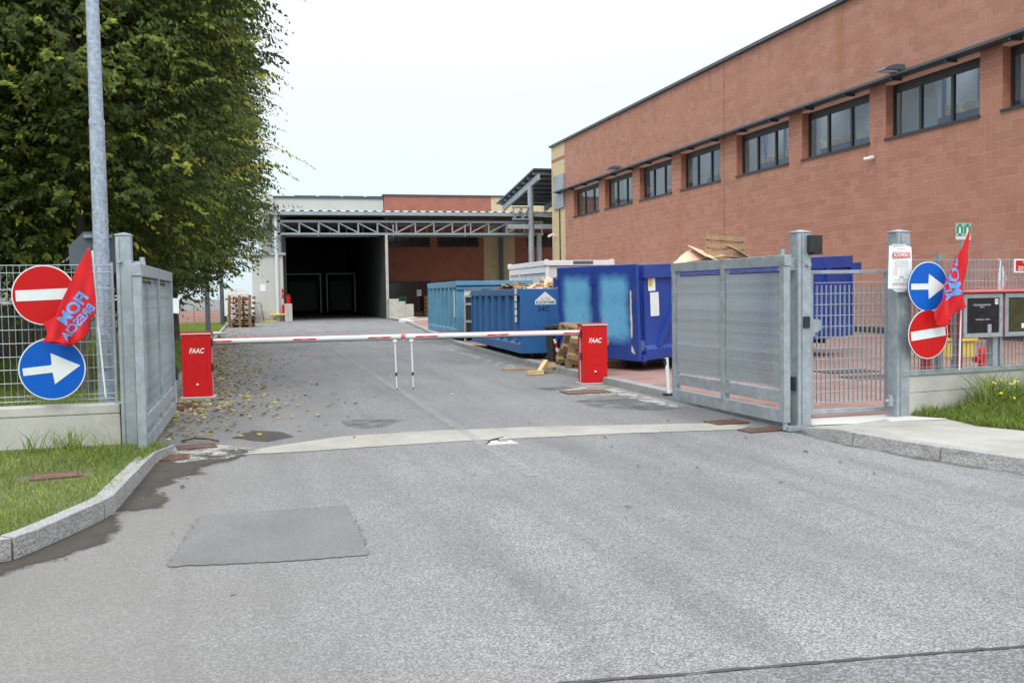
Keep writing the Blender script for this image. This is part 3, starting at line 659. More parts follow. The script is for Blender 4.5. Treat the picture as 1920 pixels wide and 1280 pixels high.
for i in range(11): rfm.box(.43, 39.5, i * 4.8, min(51.3, i * 4.8 + 2.9), 11.0, 11.2)  # unseen roof in strips; gaps added to let daylight into the hall
rfm.box(.43, 1.6, 0, 51.3, 10.8, 10.99); part('roof', rfm, MT['coping'], bb)
part('expansion_joint', MB().box(-.006, .02, 27.1, 27.125, .1, 11.4), MT['dark'], bb)
part('skirting', bx(-.02, 0.0, 0, 49, .08, .30), MT['dark'], bb)
gp = part('grey_panel', bx(-.12, -.01, 48.98, 51.1, 7.18, 9.38), MT['galv'], bb)
part('downpipe', MB().tube([(-.05, 50.0, 7.1), (-.05, 50.0, .1)], .04, 8), MT['dark'], bb)
# interior hall seen through the panes
hall = MB().box(.45, 9, 0, 51, 5.3, 5.4).box(9, 9.1, 0, 51, 5.4, 10.9)
part('hall_interior', hall, MT['room'], bb)
part('window_blind', bx(.9, 1.0, 14.9, 16.6, 5.4, 9.4), MT['white_panel'], bb); part('window_blind', bx(.9, 1.0, 10.6, 11.9, 6.8, 9.4), MT['white_panel'], bb)
for i in range(8):
    part('hall_column', bx(2.0, 2.5, 13.6 + i * 5.02, 14.2 + i * 5.02, 5.4, 9.6), MT['white_panel'], bb)
rk = MB()
for y0 in np.arange(2, 50, 1.7): rk.box(3.2, 3.3, y0, y0 + .12, 5.4, 9.2)
rk.box(3.18, 3.28, 1, 50, 7.12, 7.42); part('storage_rack', rk, MT['rack_blue'], bb)
ct = MB()
for y0 in np.arange(1.2, 49.5, .85):
    if rnd.random() < .75: ct.box(3.1, 3.9, y0, y0 + .6, 7.43, 7.56 + rnd.random() * .3)
part('cartons', ct, MT['carton'], bb, kind='stuff')
part('lit_tube', bx(4.2, 4.25, 12.55, 12.95, 8.35, 8.42), MT['tube'], bb); part('lit_tube', bx(4.2, 4.25, 34.1, 34.9, 8.2, 8.26), MT['tube'], bb)
for a, b in OPEN:
    W_ = b - a; fr = MB(); t = .085
    fr.box(.27, .35, 0, W_, WZ0 + .0, WZ0 + t).box(.27, .35, 0, W_, WZ1 - .27, WZ1).box(.27, .35, 0, t, WZ0 + t, WZ1 - .27).box(.27, .35, W_ - t, W_, WZ0 + t, WZ1 - .27)
    wo = part('window', fr, MT['frame'], bb, (0, a - 11, 0))
    mid = [W_ * .34, W_ * .68]
    for m_ in mid: link('mullion', (MB().box(.255, .355, -.05, .05, WZ0 + t, WZ1 - .27)).mesh('mullion', MT['frame']), wo, (0, m_, 0))
    ed = [t] + mid + [W_ - t]
    for i in range(3): part('pane', MB().box(.305, .313, ed[i] + (.05 if i else 0), ed[i + 1] - (.05 if i < 2 else 0), WZ0 + t, WZ1 - .27), MT['glass'], wo)
    part('sill', bx(-.05, .27, -.04, W_ + .04, WZ0 - .075, WZ0 - .002), MT['frame'], wo)
def wall_lamp(loc, label):
    t = thing('wall_lamp', label, 'lamp', loc, 0, 'floodlights on the block wall')
    hd = MB().prismM([(-.62, -.06), (-.55, .02), (-.30, .10), (-.02, .10), (.0, -.04)], .34, Matrix(((1, 0, 0, 0), (0, 0, 1, -.17), (0, 1, 0, 0), (0, 0, 0, 1))))
    part('lamp_head', hd, MT['sign_back'], t, bevel=.015); part('lens', bx(-.56, -.2, -.13, .13, -.085, -.055), MT['white_panel'], t)
    part('bracket', MB().box(-.02, .12, -.05, .05, -.03, .06), MT['dark'], t); t.scale = (1.25, 1.25, 1.25); return t
wall_lamp((19.900,26.208,8.413), 'dark floodlight on the block wall above the second window from the right edge')
wall_lamp((19.900,50.212,8.423), 'small dark floodlight high on the block wall near its far end')
t = thing('security_camera', 'small white dome camera on the red block wall below the windows', 'camera', (19.980,27.725,5.887))
part('mount', MB().tube([(0, 0, 0), (-.12, 0, .0)], .07, 14), MT['white_paint'], t); part('camera_head', MB().tube([(-.12, 0, -.02), (-.17, .01, -.03), (-.25, .13, -.04)], .06, 12), MT['white_paint'], t, smooth=True); part('lens', MB().tube([(-.25, .13, -.04), (-.265, .145, -.042)], .045, 12), MT['black'], t)
t = thing('security_camera', 'white bullet camera at the beige end of the block building', 'camera', (19.980,61.987,5.471))
part('mount', bx(-.15, 0, -.04, .04, -.05, .05), MT['white_paint'], t); part('camera_head', MB().tube([(-.15, .1, .06), (-.55, -.15, -.08)], .085, 10), MT['white_paint'], t)

# ================================================================= FAR LOADING HALL (faces the drive at Y=65.5)
FY = 65.5
sh = thing('loading_hall', 'far cream and brick warehouse with an open steel truss loading bay', 'building', (0, FY, 0))
def cor(x0, x1, y0, y1, z0, z1, pitch=.25, amp=.035):
    mb = MB(); n = int((x1 - x0) / (pitch / 4)); vs = []; fs = []
    prof = [0, 1, 1, 0]
    for i in range(n + 1):
        x = x0 + i * pitch / 4; h = amp * prof[i % 4]; vs += [(x, y0, z0 + h), (x, y1, z1 + h)]
    for i in range(n): fs.append((2 * i, 2 * i + 2, 2 * i + 3, 2 * i + 1))
    return mb.add(vs, fs)
part('roof', cor(1.4, 24, -.3, 12.5, 7.22, 8.35, .6, .09), MT['galv'], sh)
part('gutter', bx(1.2, 24, -.5, -.3, 6.98, 7.22), MT['steel_grey'], sh)
part('soffit', MB().box(1.4, 24, 0, 30, 6.93, 6.98), MT['bay_shade'], sh)
part('fascia_end', bx(1.0, 1.4, -.4, 12, 6.9, 7.6), MT['cream_panel'], sh)
tr_ = MB().box(1.85, 20.2, .0, .16, 6.52, 6.68); part('top_chord', tr_, MT['steel_grey'], sh); part('bottom_chord', bx(1.85, 20.2, .0, .16, 5.70, 5.84), MT['steel_grey'], sh)
nx = 14; st_ = (20.1 - 1.95) / nx
for i in range(nx + 1):
    x = 1.95 + i * st_; part('truss_post', bx(x - .05, x + .05, .03, .13, 5.84, 6.52), MT['steel_grey'], sh)
    if i < nx:
        a, b = ((x + .06, .08, 6.48), (x + st_ - .06, .08, 5.88)) if i < 6 else ((x + .06, .08, 5.88), (x + st_ - .06, .08, 6.48))
        part('truss_brace', MB().beam(a, b, .07, .09), MT['steel_grey'], sh)
tb = MB().box(1.85, 20.2, 3.0, 3.12, 6.52, 6.66).box(1.85, 20.2, 3.0, 3.12, 5.74, 5.84)
for i in range(16): tb.box(2 + i * 1.15, 2.08 + i * 1.15, 3.0, 3.1, 5.84, 6.52)
part('rear_truss', tb, MT['galv_dark'], sh)
for i in range(4): part('hanger', bx(4.45 + i * 5.0, 4.52 + i * 5.0, -.12, .0, 5.62, 6.4), MT['steel_grey'], sh)
part('column', MB().tube([(1.72, -.12, 0), (1.72, -.12, 6.98)], .12, 12), MT['white_panel'], sh); part('column', bx(1.5, 2.0, .0, .3, 0, 6.98), MT['steel_grey'], sh)
part('column', bx(19.75, 20.05, .0, .3, 0, 5.7), MT['steel_grey'], sh)
part('yellow_guard', MB().tube([(1.2, -.5, .45), (2.2, -.5, .45)], .06, 8).box(1.3, 2.1, -.45, -.2, .40, .50), MT['yellow'], sh)
# wing at left of the bay
part('side_wing', MB().box(.15, 2.12, -.05, 12, .0, 4.35), MT['cream_panel'], sh); part('wing_flashing', bx(.0, 2.3, -.2, 12, 4.36, 4.52), MT['galv'], sh)
part('wing_plinth', bx(.16, 2.10, -.09, -.052, 0, .75), MT['concrete'], sh)
part('bay_sill', MB().box(2.14, 2.62, -.6, 1.5, 0, 1.15), MT['concrete'], sh)
part('wall_sign', bx(.62, .98, -.075, -.052, 2.0, 2.45), MT['sign_white'], sh)
for z0 in (2.4, 2.75): part('red_marker', bx(2.0, 2.11, -.08, -.055, z0 - .9, z0 - .62), MT['sign_red'], sh)
# upper wall behind the canopy roof
part('upper_wall', bx(1.3, 10.55, 12.5, 13, 6.9, 9.35), MT['cream_panel'], sh); part('upper_coping', bx(1.3, 10.55, 12.4, 13.1, 9.35, 9.52), MT['coping'], sh)
part('corner_pier', bx(.95, 1.9, 12.2, 12.5, 0, 9.6), MT['cream_panel'], sh)
part('upper_brick_wall', MB().box(10.6, 19.5, 12.4, 13, 6.9, 9.62), MT['dark_brick'], sh); part('upper_beige_wall', bx(19.5, 26, 12.42, 13, 6.9, 9.62), MT['beige_wall'], sh)
part('upper_brick_coping', bx(10.5, 26, 12.3, 13.1, 9.62, 9.74), MT['coping'], sh)
for i in range(5): part('solar_panel', bx(3.6 + i * 1.9, 5.3 + i * 1.9, 13.2, 13.26, 9.45, 9.66), MT['downpipe'], sh)
# bay: side walls, back wall, dock doors
part('bay_wall', MB().box(2.15, 2.4, 1.6, 27, -.2, 6.93).box(8.95, 9.15, .1, 27, -.2, 6.93).box(2.15, 9.15, 27, 27.3, -.2, 6.93), MT['bay_shade'], sh)
part('bay_ceiling', bx(2.15, 9.15, .3, 27, 6.4, 6.5), MT['bay_shade'], sh)
part('bay_wall_edge', bx(8.93, 9.1, -.05, .098, -.1, 5.7), MT['concrete'], sh)
for x0, x1 in ((2.9, 5.95), (6.4, 9.4)):
    x1 = min(x1, 8.9)
    d = part('dock_door', bx(x0 + .35, x1 - .35, 20.0, 20.06, .4, 2.9), MT['bay_door'], sh)
    part('dock_frame', MB().box(x0, x0 + .1, 19.6, 19.75, .2, 3.5).box(x1 - .1, x1, 19.6, 19.75, .2, 3.5).box(x0, x1, 19.6, 19.75, 3.5, 3.6), MT['galv'], d)
# brick wall section right of the bay, under the same roof
WY = 7.0
part('brick_wall', MB().box(9.15, 17.5, WY, WY + .3, 0, 6.93).box(20.0, 28, WY, WY + .3, 0, 6.93), MT['dark_brick'], sh)
part('beige_pier', bx(17.5, 20.0, WY - .04, WY + .3, 0, 6.93), MT['beige_wall'], sh); part('downpipe', bx(18.7, 19.0, WY - .25, WY - .04, 0, 6.93), MT['downpipe'], sh)
for x0, x1, z0, z1 in ((10.0, 13.3, 5.2, 6.3), (13.9, 17.1, 5.2, 6.3), (10.0, 13.3, .35, 2.65), (14.0, 17.3, .9, 2.65), (21, 24.5, 5.2, 6.3)):
    fo_ = part('window', MB().box(x0, x1, WY - .06, WY - .003, z0, z0 + .1).box(x0, x1, WY - .06, WY - .003, z1 - .1, z1).box(x0, x0 + .1, WY - .06, WY - .003, z0 + .1, z1 - .1).box(x1 - .1, x1, WY - .06, WY - .003, z0 + .1, z1 - .1), MT['frame'], sh)
    for k in range(1, 3): xx = x0 + (x1 - x0) * k / 3; part('mullion', bx(xx - .05, xx + .05, WY - .055, WY - .004, z0 + .1, z1 - .1), MT['frame'], fo_)
    part('pane', bx(x0 + .1, x1 - .1, WY - .03, WY - .02, z0 + .1, z1 - .1), mat('dark_pane', (.02, .022, .025), .08, 0, 0, bump=0), fo_)
part('green_sign', bx(10.7, 11.4, WY - .10, WY - .07, 1.05, 1.5), MT['green_sign'], sh); part('notice', bx(12.2, 12.55, WY - .10, WY - .07, 1.5, 2.0), MT['paper'], sh)
st3 = MB().box(8.96, 9.6, -1.2, .05, 0, 1.35).box(9.6, 10.05, -1.2, .05, 0, 1.17).box(10.05, 10.6, -1.2, .05, 0, .98)
part('stair_wall', st3, MT['concrete'], sh, bevel=.02)
# stacked amber crates by the glazed door
t = thing('crate_stack', 'orange crates stacked beside the far glazed door of the hall', 'crates', (12.6, FY + 6, .06))
for i in range(5):
    for j in range(2): part('crate', bx(j * .5, j * .5 + .42, 0, .4, i * .3, i * .3 + .24), mat('amber_crate', (.42, .2, .03), .6, 0, .1), t)
t = thing('fire_extinguisher', 'red fire extinguisher box at the left corner of the loading bay', 'extinguisher', (2.42, FY - .25, 1.15)); part('cylinder', MB().tube([(0, 0, 0), (0, 0, .55)], .13, 12), MT['sign_red'], t); part('neck', MB().tube([(0, 0, .55), (0, 0, .68)], .05, 8), MT['black'], t)
t = thing('fire_extinguisher', 'red marker box low beside the hall column', 'marker box', (1.98, FY - .35, .45)); part('box', bx(0, .18, 0, .12, 0, .6), MT['sign_red'], t); part('lid', bx(-.01, .19, -.01, .13, .6, .63), MT['sign_red'], t)
# ladder at the left of the wing
t = thing('ladder', 'white caged ladder fixed at the left flank of the far hall', 'ladder', (.55, FY + 10, 0))
part('rail', MB().tube([(-.2, 0, 0), (-.2, 0, 8.9)], .03, 6), MT['white_panel'], t); part('rail', MB().tube([(.2, 0, 0), (.2, 0, 8.9)], .03, 6), MT['white_panel'], t)
rg = MB().tube([(-.2, 0, 0), (.2, 0, 0)], .02, 6).mesh('rung', MT['white_panel'])
for i in range(29): link('rung', rg, t, (0, 0, .3 + i * .3))
cg = MB()
for k in range(12): cg.tube([(.35 * math.cos(a_), -.35 + .35 * math.sin(a_), 4.5 + k * .4) for a_ in np.linspace(0, 2 * math.pi, 13)], .012, 4)
part('cage', cg, MT['white_panel'], t)

# lean-to canopy at the end of the block building
t = thing('steel_canopy', 'sloping grey steel canopy on a round column at the end of the block building', 'canopy', (0, 63.2, 0))
t.location = (0, 62.9, 0)
def cz(y): return 9.95 - .135 * y          # roof falls away from the building
pm = MB(); pm.add([(18.75, 0, cz(0)), (26, 0, cz(0)), (26, 10.3, cz(10.3)), (18.75, 10.3, cz(10.3)), (18.75, 0, cz(0) + .10), (26, 0, cz(0) + .10), (26, 10.3, cz(10.3) + .10), (18.75, 10.3, cz(10.3) + .10)], [(0, 1, 2, 3), (4, 7, 6, 5), (0, 4, 5, 1), (1, 5, 6, 2), (2, 6, 7, 3), (3, 7, 4, 0)])
part('roof_sheet', pm, MT['coping'], t)
for xk in (19.15, 22.5, 25.6): part('rafter', MB().beam((xk, .1, cz(.1) - .45), (xk, 9.6, cz(9.6) - .45), .16, .40), MT['steel_grey'], t)
for k in range(8): yk = .5 + k * 1.3; part('purlin', bx(18.85, 25.9, yk - .05, yk + .05, cz(yk) - .22, cz(yk) - .03), MT['galv_dark'], t)
part('column', MB().tube([(19.1, 2.0, 0), (19.1, 2.0, 9.05)], .20, 16), MT['steel_grey'], t, smooth=True); part('column', MB().tube([(25.6, 2.0, 0), (25.6, 2.0, 9.05)], .20, 16), MT['steel_grey'], t, smooth=True)
part('tie_beam', bx(17.35, 18.9, 1.7, 1.85, 6.08, 6.40), MT['steel_grey'], t); part('tie_beam', bx(19.3, 25, 1.7, 1.85, 6.08, 6.40), MT['steel_grey'], t)
for z in (6.70, 7.50): part('truss_chord', bx(17.7, 18.9, 1.75, 1.9, z, z + .12), MT['galv_dark'], t)
for q0, q1 in (((17.8, 6.8), (17.8, 7.5)), ((18.4, 6.8), (18.4, 7.5)), ((17.85, 6.8), (18.38, 7.5)), ((18.45, 6.8), (18.88, 7.5))): part('truss_web', MB().beam((q0[0], 1.82, q0[1]), (q1[0], 1.82, q1[1]), .07, .09), MT['galv_dark'], t)

# ================================================================= OTHER BACKGROUND
t = thing('grey_warehouse', 'pale grey clad warehouse glimpsed behind the trees at the left edge', 'building', (-30, 40, 0))
part('wall', bx(0, 20.2, 0, 25, 0, 5.6), MT['cream_panel'], t); rb = MB()
for i in range(14): rb.box(1.2 + i * 1.35, 1.32 + i * 1.35, -.05, 0, 0, 5.6)
for i in range(14): part('cladding_rib', bx(1.2 + i * 1.35, 1.5 + i * 1.35, -.08, -.003, 0, 5.6), MT['concrete'], t)
part('roof', bx(-.2, 20.4, -.2, 25.2, 5.6, 5.8), MT['coping'], t)
t = thing('boundary_wall', 'low grey concrete panel wall running behind the row of trees', 'wall', (-6.2, 0, 0))
pn = MB().box(-.1, 0, 0, 1.9, 0, 1.5).mesh('panel', MT['boundary']); ps = MB().box(-.12, .04, -.07, .07, 0, 1.58).mesh('post', MT['boundary'])
for i in range(28): link('panel', pn, t, (rnd.uniform(-.01, .01), 10.6 + i * 2.04 + .07, 0)); link('post', ps, t, (0, 10.6 + i * 2.04, 0))
t = thing('orange_netting_fence', 'low orange site netting beyond the grass, left of the pallet stack', 'netting', (-2.6, 66, 0))
nb = MB()
for i in range(8): nb.box(-2.0, 2.0, 0, .01, .05 + i * .1, .09 + i * .1)
part('netting', nb, MT['netting'], t)
for i in range(5): part('stake', MB().tube([(-2 + i, .03, 0), (-2 + i, .03, 1.0)], .02, 6), MT['rust'], t)
t = thing('white_van', 'white rounded van with red lettering behind the far pallet stack', 'van', (-.78, 62, 0))
vb = MB(); vb.tube([(0, 0, 1.2), (0, 4.5, 1.2)], .98, 28); vb2 = MB().box(-.98, .98, .02, 4.4, .45, 1.3)
part('body', vb, MT['white_paint'], t, smooth=True); part('lower_body', vb2, MT['white_paint'], t, bevel=.05)
lettering('COOP', .42, MT['sign_red'], t, (0, -.012, 1.42), bold=.02); 
for sx_ in (-1, 1):
    for yk in (.8, 3.6): part('wheel', MB().tube([(sx_ * .8, yk, .33), (sx_ * .99, yk, .33)], .33, 18), MT['black'], t)
t = thing('sign_frame', 'thin dark wire frame standing by the cream wing wall', 'frame', (0, 64.6, 0))
part('frame_bar', MB().tube([(.1, 0, 1.25), (.62, 0, 1.22), (.8, 0, .02)], .025, 6), MT['dark'], t); part('base_plate', bx(.5, 1.6, -.1, .3, 0, .06), MT['yellow'], t)

# ================================================================= TREES
def crown_mesh(name, ntw, rad, hz, zc, seed, leafn=(9, 16), size=.055, sprigs=40, inner=.35):
    g = np.random.default_rng(seed)
    # twig anchors through the volume of an uneven, boxy ellipsoid
    u = g.normal(size=(ntw, 3)); u /= np.linalg.norm(u, axis=1)[:, None]
    r = (inner + (1 - inner) * g.random(ntw) ** .45)
    lump = 1 + .13 * np.sin(u[:, 0] * 5 + u[:, 2] * 7 + seed) + .10 * np.sin(u[:, 1] * 9 - u[:, 2] * 11 + seed * 2) + .07 * np.sin(u[:, 2] * 23 + u[:, 0] * 13)
    e_ = np.maximum(np.hypot(u[:, 0], u[:, 1]), .001); se = (np.abs(u[:, 2]) ** 3.0 + e_ ** 3.0) ** (-1 / 3.0)
    P = u * (r * lump * se)[:, None] * np.array([rad, rad, hz]); P[:, 2] += zc
    az_ = np.arctan2(u[:, 1], u[:, 0]) + g.normal(0, .55, ntw); el_ = g.normal(.25, .35, ntw)
    ln = g.uniform(.35, .8, ntw); big = g.random(ntw) < sprigs / ntw * 1.0; ln[big] *= 1.9
    ne = 34; ii = np.arange(ne); az_[ii] = g.normal(-.25, .45, ne); el_[ii] = g.uniform(.05, .6, ne); ln[ii] = g.uniform(.85, 1.55, ne)
    P[ii, 2] = zc + g.uniform(-.75, .9, ne) * hz; P[ii, 0] = rad * .93 * np.cos(az_[ii]); P[ii, 1] = rad * .93 * np.sin(az_[ii])
    tone0 = g.beta(2, 3.6, ntw) * .80; tone0[:34] = .6; yel = g.random(ntw) < .06; V = []; T = []
    nl = g.integers(leafn[0], leafn[1], ntw); nl[:34] = 26; idx = np.repeat(np.arange(ntw), nl); k = np.concatenate([np.arange(n) for n in nl]) / np.repeat(nl, nl)
    d = np.stack([np.cos(az_) * np.cos(el_), np.sin(az_) * np.cos(el_), np.sin(el_)], 1)[idx]
    pos_ = P[idx] + d * (ln[idx] * k)[:, None]; pos_[:, 2] -= .42 * ln[idx] * k ** 2
    n = len(idx); side = np.where(np.arange(n) % 2 == 0, 1., -1.)
    tx, ty = -np.sin(az_[idx]), np.cos(az_[idx])
    # leaf axis: sideways from twig and hanging down
    ax = np.stack([tx * side * .55 + d[:, 0] * .45, ty * side * .55 + d[:, 1] * .45, -.75 + g.normal(0, .35, n)], 1) + g.normal(0, .25, (n, 3)); ax /= np.linalg.norm(ax, axis=1)[:, None]
    wv = np.cross(ax, g.normal(size=(n, 3)) * .5 + d); wv /= np.linalg.norm(wv, axis=1)[:, None]; nv = np.cross(ax, wv)
    s_ = size * g.uniform(.65, 1.35, n) * np.where(k > .8, .75, 1); s_ = s_[:, None]
    pts = [pos_, pos_ + ax * s_ * .8 + wv * s_ * .50 + nv * s_ * .18, pos_ + ax * s_ * 1.9 - nv * s_ * .22, pos_ + ax * s_ * .8 - wv * s_ * .50 + nv * s_ * .18]
    Vn = np.stack(pts, 1).reshape(-1, 3)
    b = (np.arange(n) * 4)[:, None]; loops = np.concatenate([b + np.array([[0, 1, 2]]), b + np.array([[0, 2, 3]])], 1).ravel()
    me = bpy.data.meshes.new(name); me.vertices.add(n * 4); me.vertices.foreach_set('co', Vn.ravel()); me.loops.add(n * 6); me.loops.foreach_set('vertex_index', loops.astype(np.int32))
    me.polygons.add(n * 2); me.polygons.foreach_set('loop_start', (np.arange(n * 2) * 3).astype(np.int32)); me.update(calc_edges=True)
    tn = tone0[idx] + g.normal(0, .06, n) + .18 * np.clip(k - .6, 0, 1) * (g.random(ntw) < .35)[idx] + np.where(yel[idx], .35 + .35 * k, 0)
    at = me.attributes.new('tone', 'FLOAT', 'POINT'); at.data.foreach_set('value', np.repeat(np.clip(tn, 0, 1), 4)); me.materials.append(MT['leaf'])
    # twigs
    sel = np.concatenate([np.arange(34), g.choice(ntw, min(ntw, 900), replace=False)]); tw = MB()
    for i in sel:
        a = Vector(P[i]); dd = Vector((math.cos(az_[i]) * math.cos(el_[i]), math.sin(az_[i]) * math.cos(el_[i]), math.sin(el_[i])))
        b_ = a + dd * ln[i] * .5 - Vector((0, 0, .1 * ln[i])); c_ = a + dd * ln[i] - Vector((0, 0, .42 * ln[i])); tw.tube([a - dd * .5 * ln[i], a, b_, c_], .008, 3, .002, False)
    return me, tw
def limbs(seed, zc, hz, rad, nt=1, r0=.16, base=((0, 0),)):
    g = random.Random(seed); tk = MB(); lb = MB()
    for bx_, by_ in base:
        top = Vector((bx_ * .3, by_ * .3, zc + hz * .6)); pts = [Vector((bx_, by_, -.1)).lerp(top, k / 8) + Vector((g.uniform(-.06, .06), g.uniform(-.06, .06), 0)) * (k > 0) for k in range(9)]
        tk.tube([pts[0] + Vector((0, 0, 0)), pts[0] + Vector((0, 0, .25))], r0 * 1.35, 12, r0); tk.tube([pts[0] + Vector((0, 0, .25))] + pts[1:], r0, 12, .04)
        for i in range(16):
            a = pts[4].lerp(pts[8], i / 15) ; an = g.uniform(0, 6.28); ln = rad * g.uniform(.6, .95); d = Vector((math.cos(an), math.sin(an), g.uniform(.1, .9)))
            lb.tube([a, a + d * ln * .45 + Vector((0, 0, .1)), a + d * ln * .8 + Vector((g.uniform(-.2, .2), g.uniform(-.2, .2), .15))], .055 * (1 - i / 25), 6, .012)
    return tk, lb
def tree(cm, tw, loc, rz, label, scale=1., base=((0, 0),), seed=1, r0=.15, dims=(6.4, 4.4, 2.75)):
    t = thing('elm_tree', label, 'tree', loc, rz, 'row of trees beside the drive'); t.scale = (scale,) * 3
    link('crown', cm, t)['kind'] = 'stuff'; link('twigs', tw, t)['kind'] = 'stuff'
    tk, lb = limbs(seed, dims[0], dims[1], dims[2], base=base, r0=r0)
    part('trunk', tk, MT['bark'], t, smooth=True); part('limbs', lb, MT['bark'], t, smooth=True); return t
cmA, twA = crown_mesh('crown', 9500, 2.75, 4.3, 6.5, 3, (9, 15), .056, 420, inner=.45)
cmB, twB = crown_mesh('crown', 5400, 2.75, 4.6, 6.6, 8, (8, 13), .066, 260, inner=.45)
twA = twA.mesh('twigs', MT['twig']); twB = twB.mesh('twigs', MT['twig'])
tree(cmA, twA, (-2.85, 17.4, .1), 0, 'nearest tree of the row, two slim trunks right behind the left fence', base=((.25, -.7), (.75, -.7)), seed=2, r0=.095)
tree(cmB, twB, (-2.95, 21.8, .1), 1.1, 'second tree of the row, its trunk hidden behind the open left gate', seed=3, r0=.14)
tree(cmB, twB, (-2.8, 26.9, .1), 2.9, 'third tree of the row beyond the left barrier cabinet', seed=4, r0=.16)
tree(cmB, twB, (-2.6, 31.6, .1), 4.2, 'fourth tree of the row, thick trunk just left of the red cabinet', seed=5, r0=.19)
tree(cmB, twB, (-2.6, 35.6, .1), 5.4, 'fifth tree of the row at its far end, low hanging crown', .96, seed=6, r0=.19)
tree(cmB, twB, (-5.6, 17.2, .1), 2.2, 'leafy tree at the left edge of the photo behind the no entry sign', .97, seed=9, r0=.15)
tree(cmB, twB, (-7.6, 19.0, .1), .4, 'rear tree further left behind the concrete panel wall', 1., seed=10, r0=.15)

# ================================================================= LAMP POSTS
t = thing('lamp_post', 'tall spangled galvanised lamp post behind the left fence', 'lamp post', ((-1.707,12.400,0.424)[0], 12.4, .08))
lpx = MB().tube([(0, 0, 0), (0, 0, 3.62)], .096, 24, .086); part('lower_shaft', lpx, MT['lamp_galv'], t, smooth=True)
part('upper_shaft', MB().tube([(0, 0, 3.63), (0, 0, 9.5)], .080, 24, .055), MT['lamp_galv'], t, smooth=True); part('collar', MB().tube([(0, 0, 3.59), (0, 0, 3.65)], .090, 24), MT['lamp_galv'], t)
part('lamp_arm', MB().tube([(0, 0, 9.4), (.3, 0, 9.9), (1.5, 0, 10.1)], .04, 8), MT['lamp_galv'], t); part('lamp_head', bx(1.4, 2.1, -.15, .15, 10.02, 10.16), MT['sign_back'], t, bevel=.03)
part('access_door', bx(-.05, .05, -.125, -.112, .7, 1.1), MT['galv_dark'], t)
for i, (x, y, r_, lb) in enumerate([(-1.85, 44.5, .11, 'grey post between the tree crowns, right of the thick trunks'), (-1.55, 56, .12, 'grey post farthest along the drive, just left of the pallet stack')]):
    q = thing('steel_post', lb, 'post', (x, y, .05)); part('shaft', MB().tube([(0, 0, 0), (0, 0, 6.0)], r_, 14, r_ * .8), MT['sign_back'], q, smooth=True); part('base_plate', bx(-.2, .2, -.2, .2, 0, .03), MT['galv_dark'], q)
# octagonal sign seen from the back
OC = (-1.802,12.550,2.128)
t = thing('octagonal_sign', 'dark grey back of an octagonal sign clamped behind the lamp post', 'road sign', OC)
oc = [(.40 * math.cos(math.radians(22.5 + 45 * k)), .40 * math.sin(math.radians(22.5 + 45 * k))) for k in range(8)]
MXZ = Matrix(((1, 0, 0, 0), (0, 0, -1, 0), (0, 1, 0, 0), (0, 0, 0, 1)))
part('plate', MB().prismM([(a * .80, b * .80) for a, b in oc], .012, Matrix.Translation((0, .06, 0)) @ MXZ), MT['sign_back'], t)
part('clamp', MB().box(-.12, .2, -.0, .04, .22, .26), MT['galv_dark'], t); part('clamp', MB().box(-.12, .2, -.0, .04, -.20, -.16), MT['galv_dark'], t)

# ================================================================= GATE POSTS AND LEAVES
def gate_post(loc, h, label, wd=.15, rz=0):
    t = thing('gate_post', label, 'post', loc, rz, 'galvanised square gate posts')
    part('post_tube', MB().box(-wd / 2, wd / 2, -wd / 2, wd / 2, -.1, h), MT['galv'], t, bevel=.008)
    # a pair of proud edge strips leave a groove down the face
    part('edge_strip', bx(-wd / 2 + .003, -wd / 2 + .035, -wd / 2 - .012, -wd / 2 - .0005, 0, h - .02), MT['galv'], t); part('edge_strip', bx(-wd / 2 + .055, wd / 2 - .003, -wd / 2 - .012, -wd / 2 - .0005, 0, h - .02), MT['galv'], t)
    c = wd / 2 + .008; cp_ = MB().add([(-c, -c, h), (c, -c, h), (c, c, h), (-c, c, h), (-c, -c, h + .012), (c, -c, h + .012), (c, c, h + .012), (-c, c, h + .012), (0, 0, h + .035)], [(3, 2, 1, 0), (0, 1, 5, 4), (1, 2, 6, 5), (2, 3, 7, 6), (3, 0, 4, 7), (4, 5, 8), (5, 6, 8), (6, 7, 8), (7, 4, 8)])
    part('cap', cp_, MT['galv'], t); return t
PL, PR, PP = (-1.238,10.572,0.050), (6.005,9.652,0.030), (7.219,9.545,0.100)
gl = gate_post(PL, 2.2, 'square galvanised gate post at the left, beside the low concrete wall')
gr = gate_post(PR, 2.2, 'square galvanised gate post with a black box on top, between the gates', .165)
gp_ = gate_post(PP, 2.13, 'square galvanised gate post carrying the white strike poster', .17)
part('hinge_bracket', MB().box(.075, .20, -.02, .02, 1.90, 1.94).tube([(.17, 0, 1.78), (.17, 0, 1.98)], .028, 10), MT['galv'], gl)
part('restraint_rod', MB().tube([(-.02, -.10, 1.93), (.16, .35, 1.80)], .009, 6), MT['galv'], gl); part('rod_bolt', MB().tube([(-.04, -.09, 1.94), (-.04, -.12, 1.94)], .022, 10), MT['galv'], gl)
part('photocell', bx(.076, .125, -.05, .03, .42, .56), MT['black'], gl, bevel=.006)
part('hinge_bracket', MB().box(-.26, -.08, -.04, .03, 1.78, 1.92).tube([(-.22, 0, 1.84), (-.22, 0, 2.02)], .028, 10), MT['galv'], gr)
part('restraint_rod', MB().tube([(.05, -.11, 1.84), (-.20, .25, 1.68)], .009, 6), MT['galv'], gr); part('rod_bolt', MB().tube([(.04, -.09, 1.84), (.04, -.13, 1.84)], .028, 10), MT['galv'], gr)
part('black_box', MB().box(.03, .19, -.16, -.088, 1.97, 2.17).box(.05, .17, -.20, -.05, 1.95, 1.968), MT['black'], gr, bevel=.008)
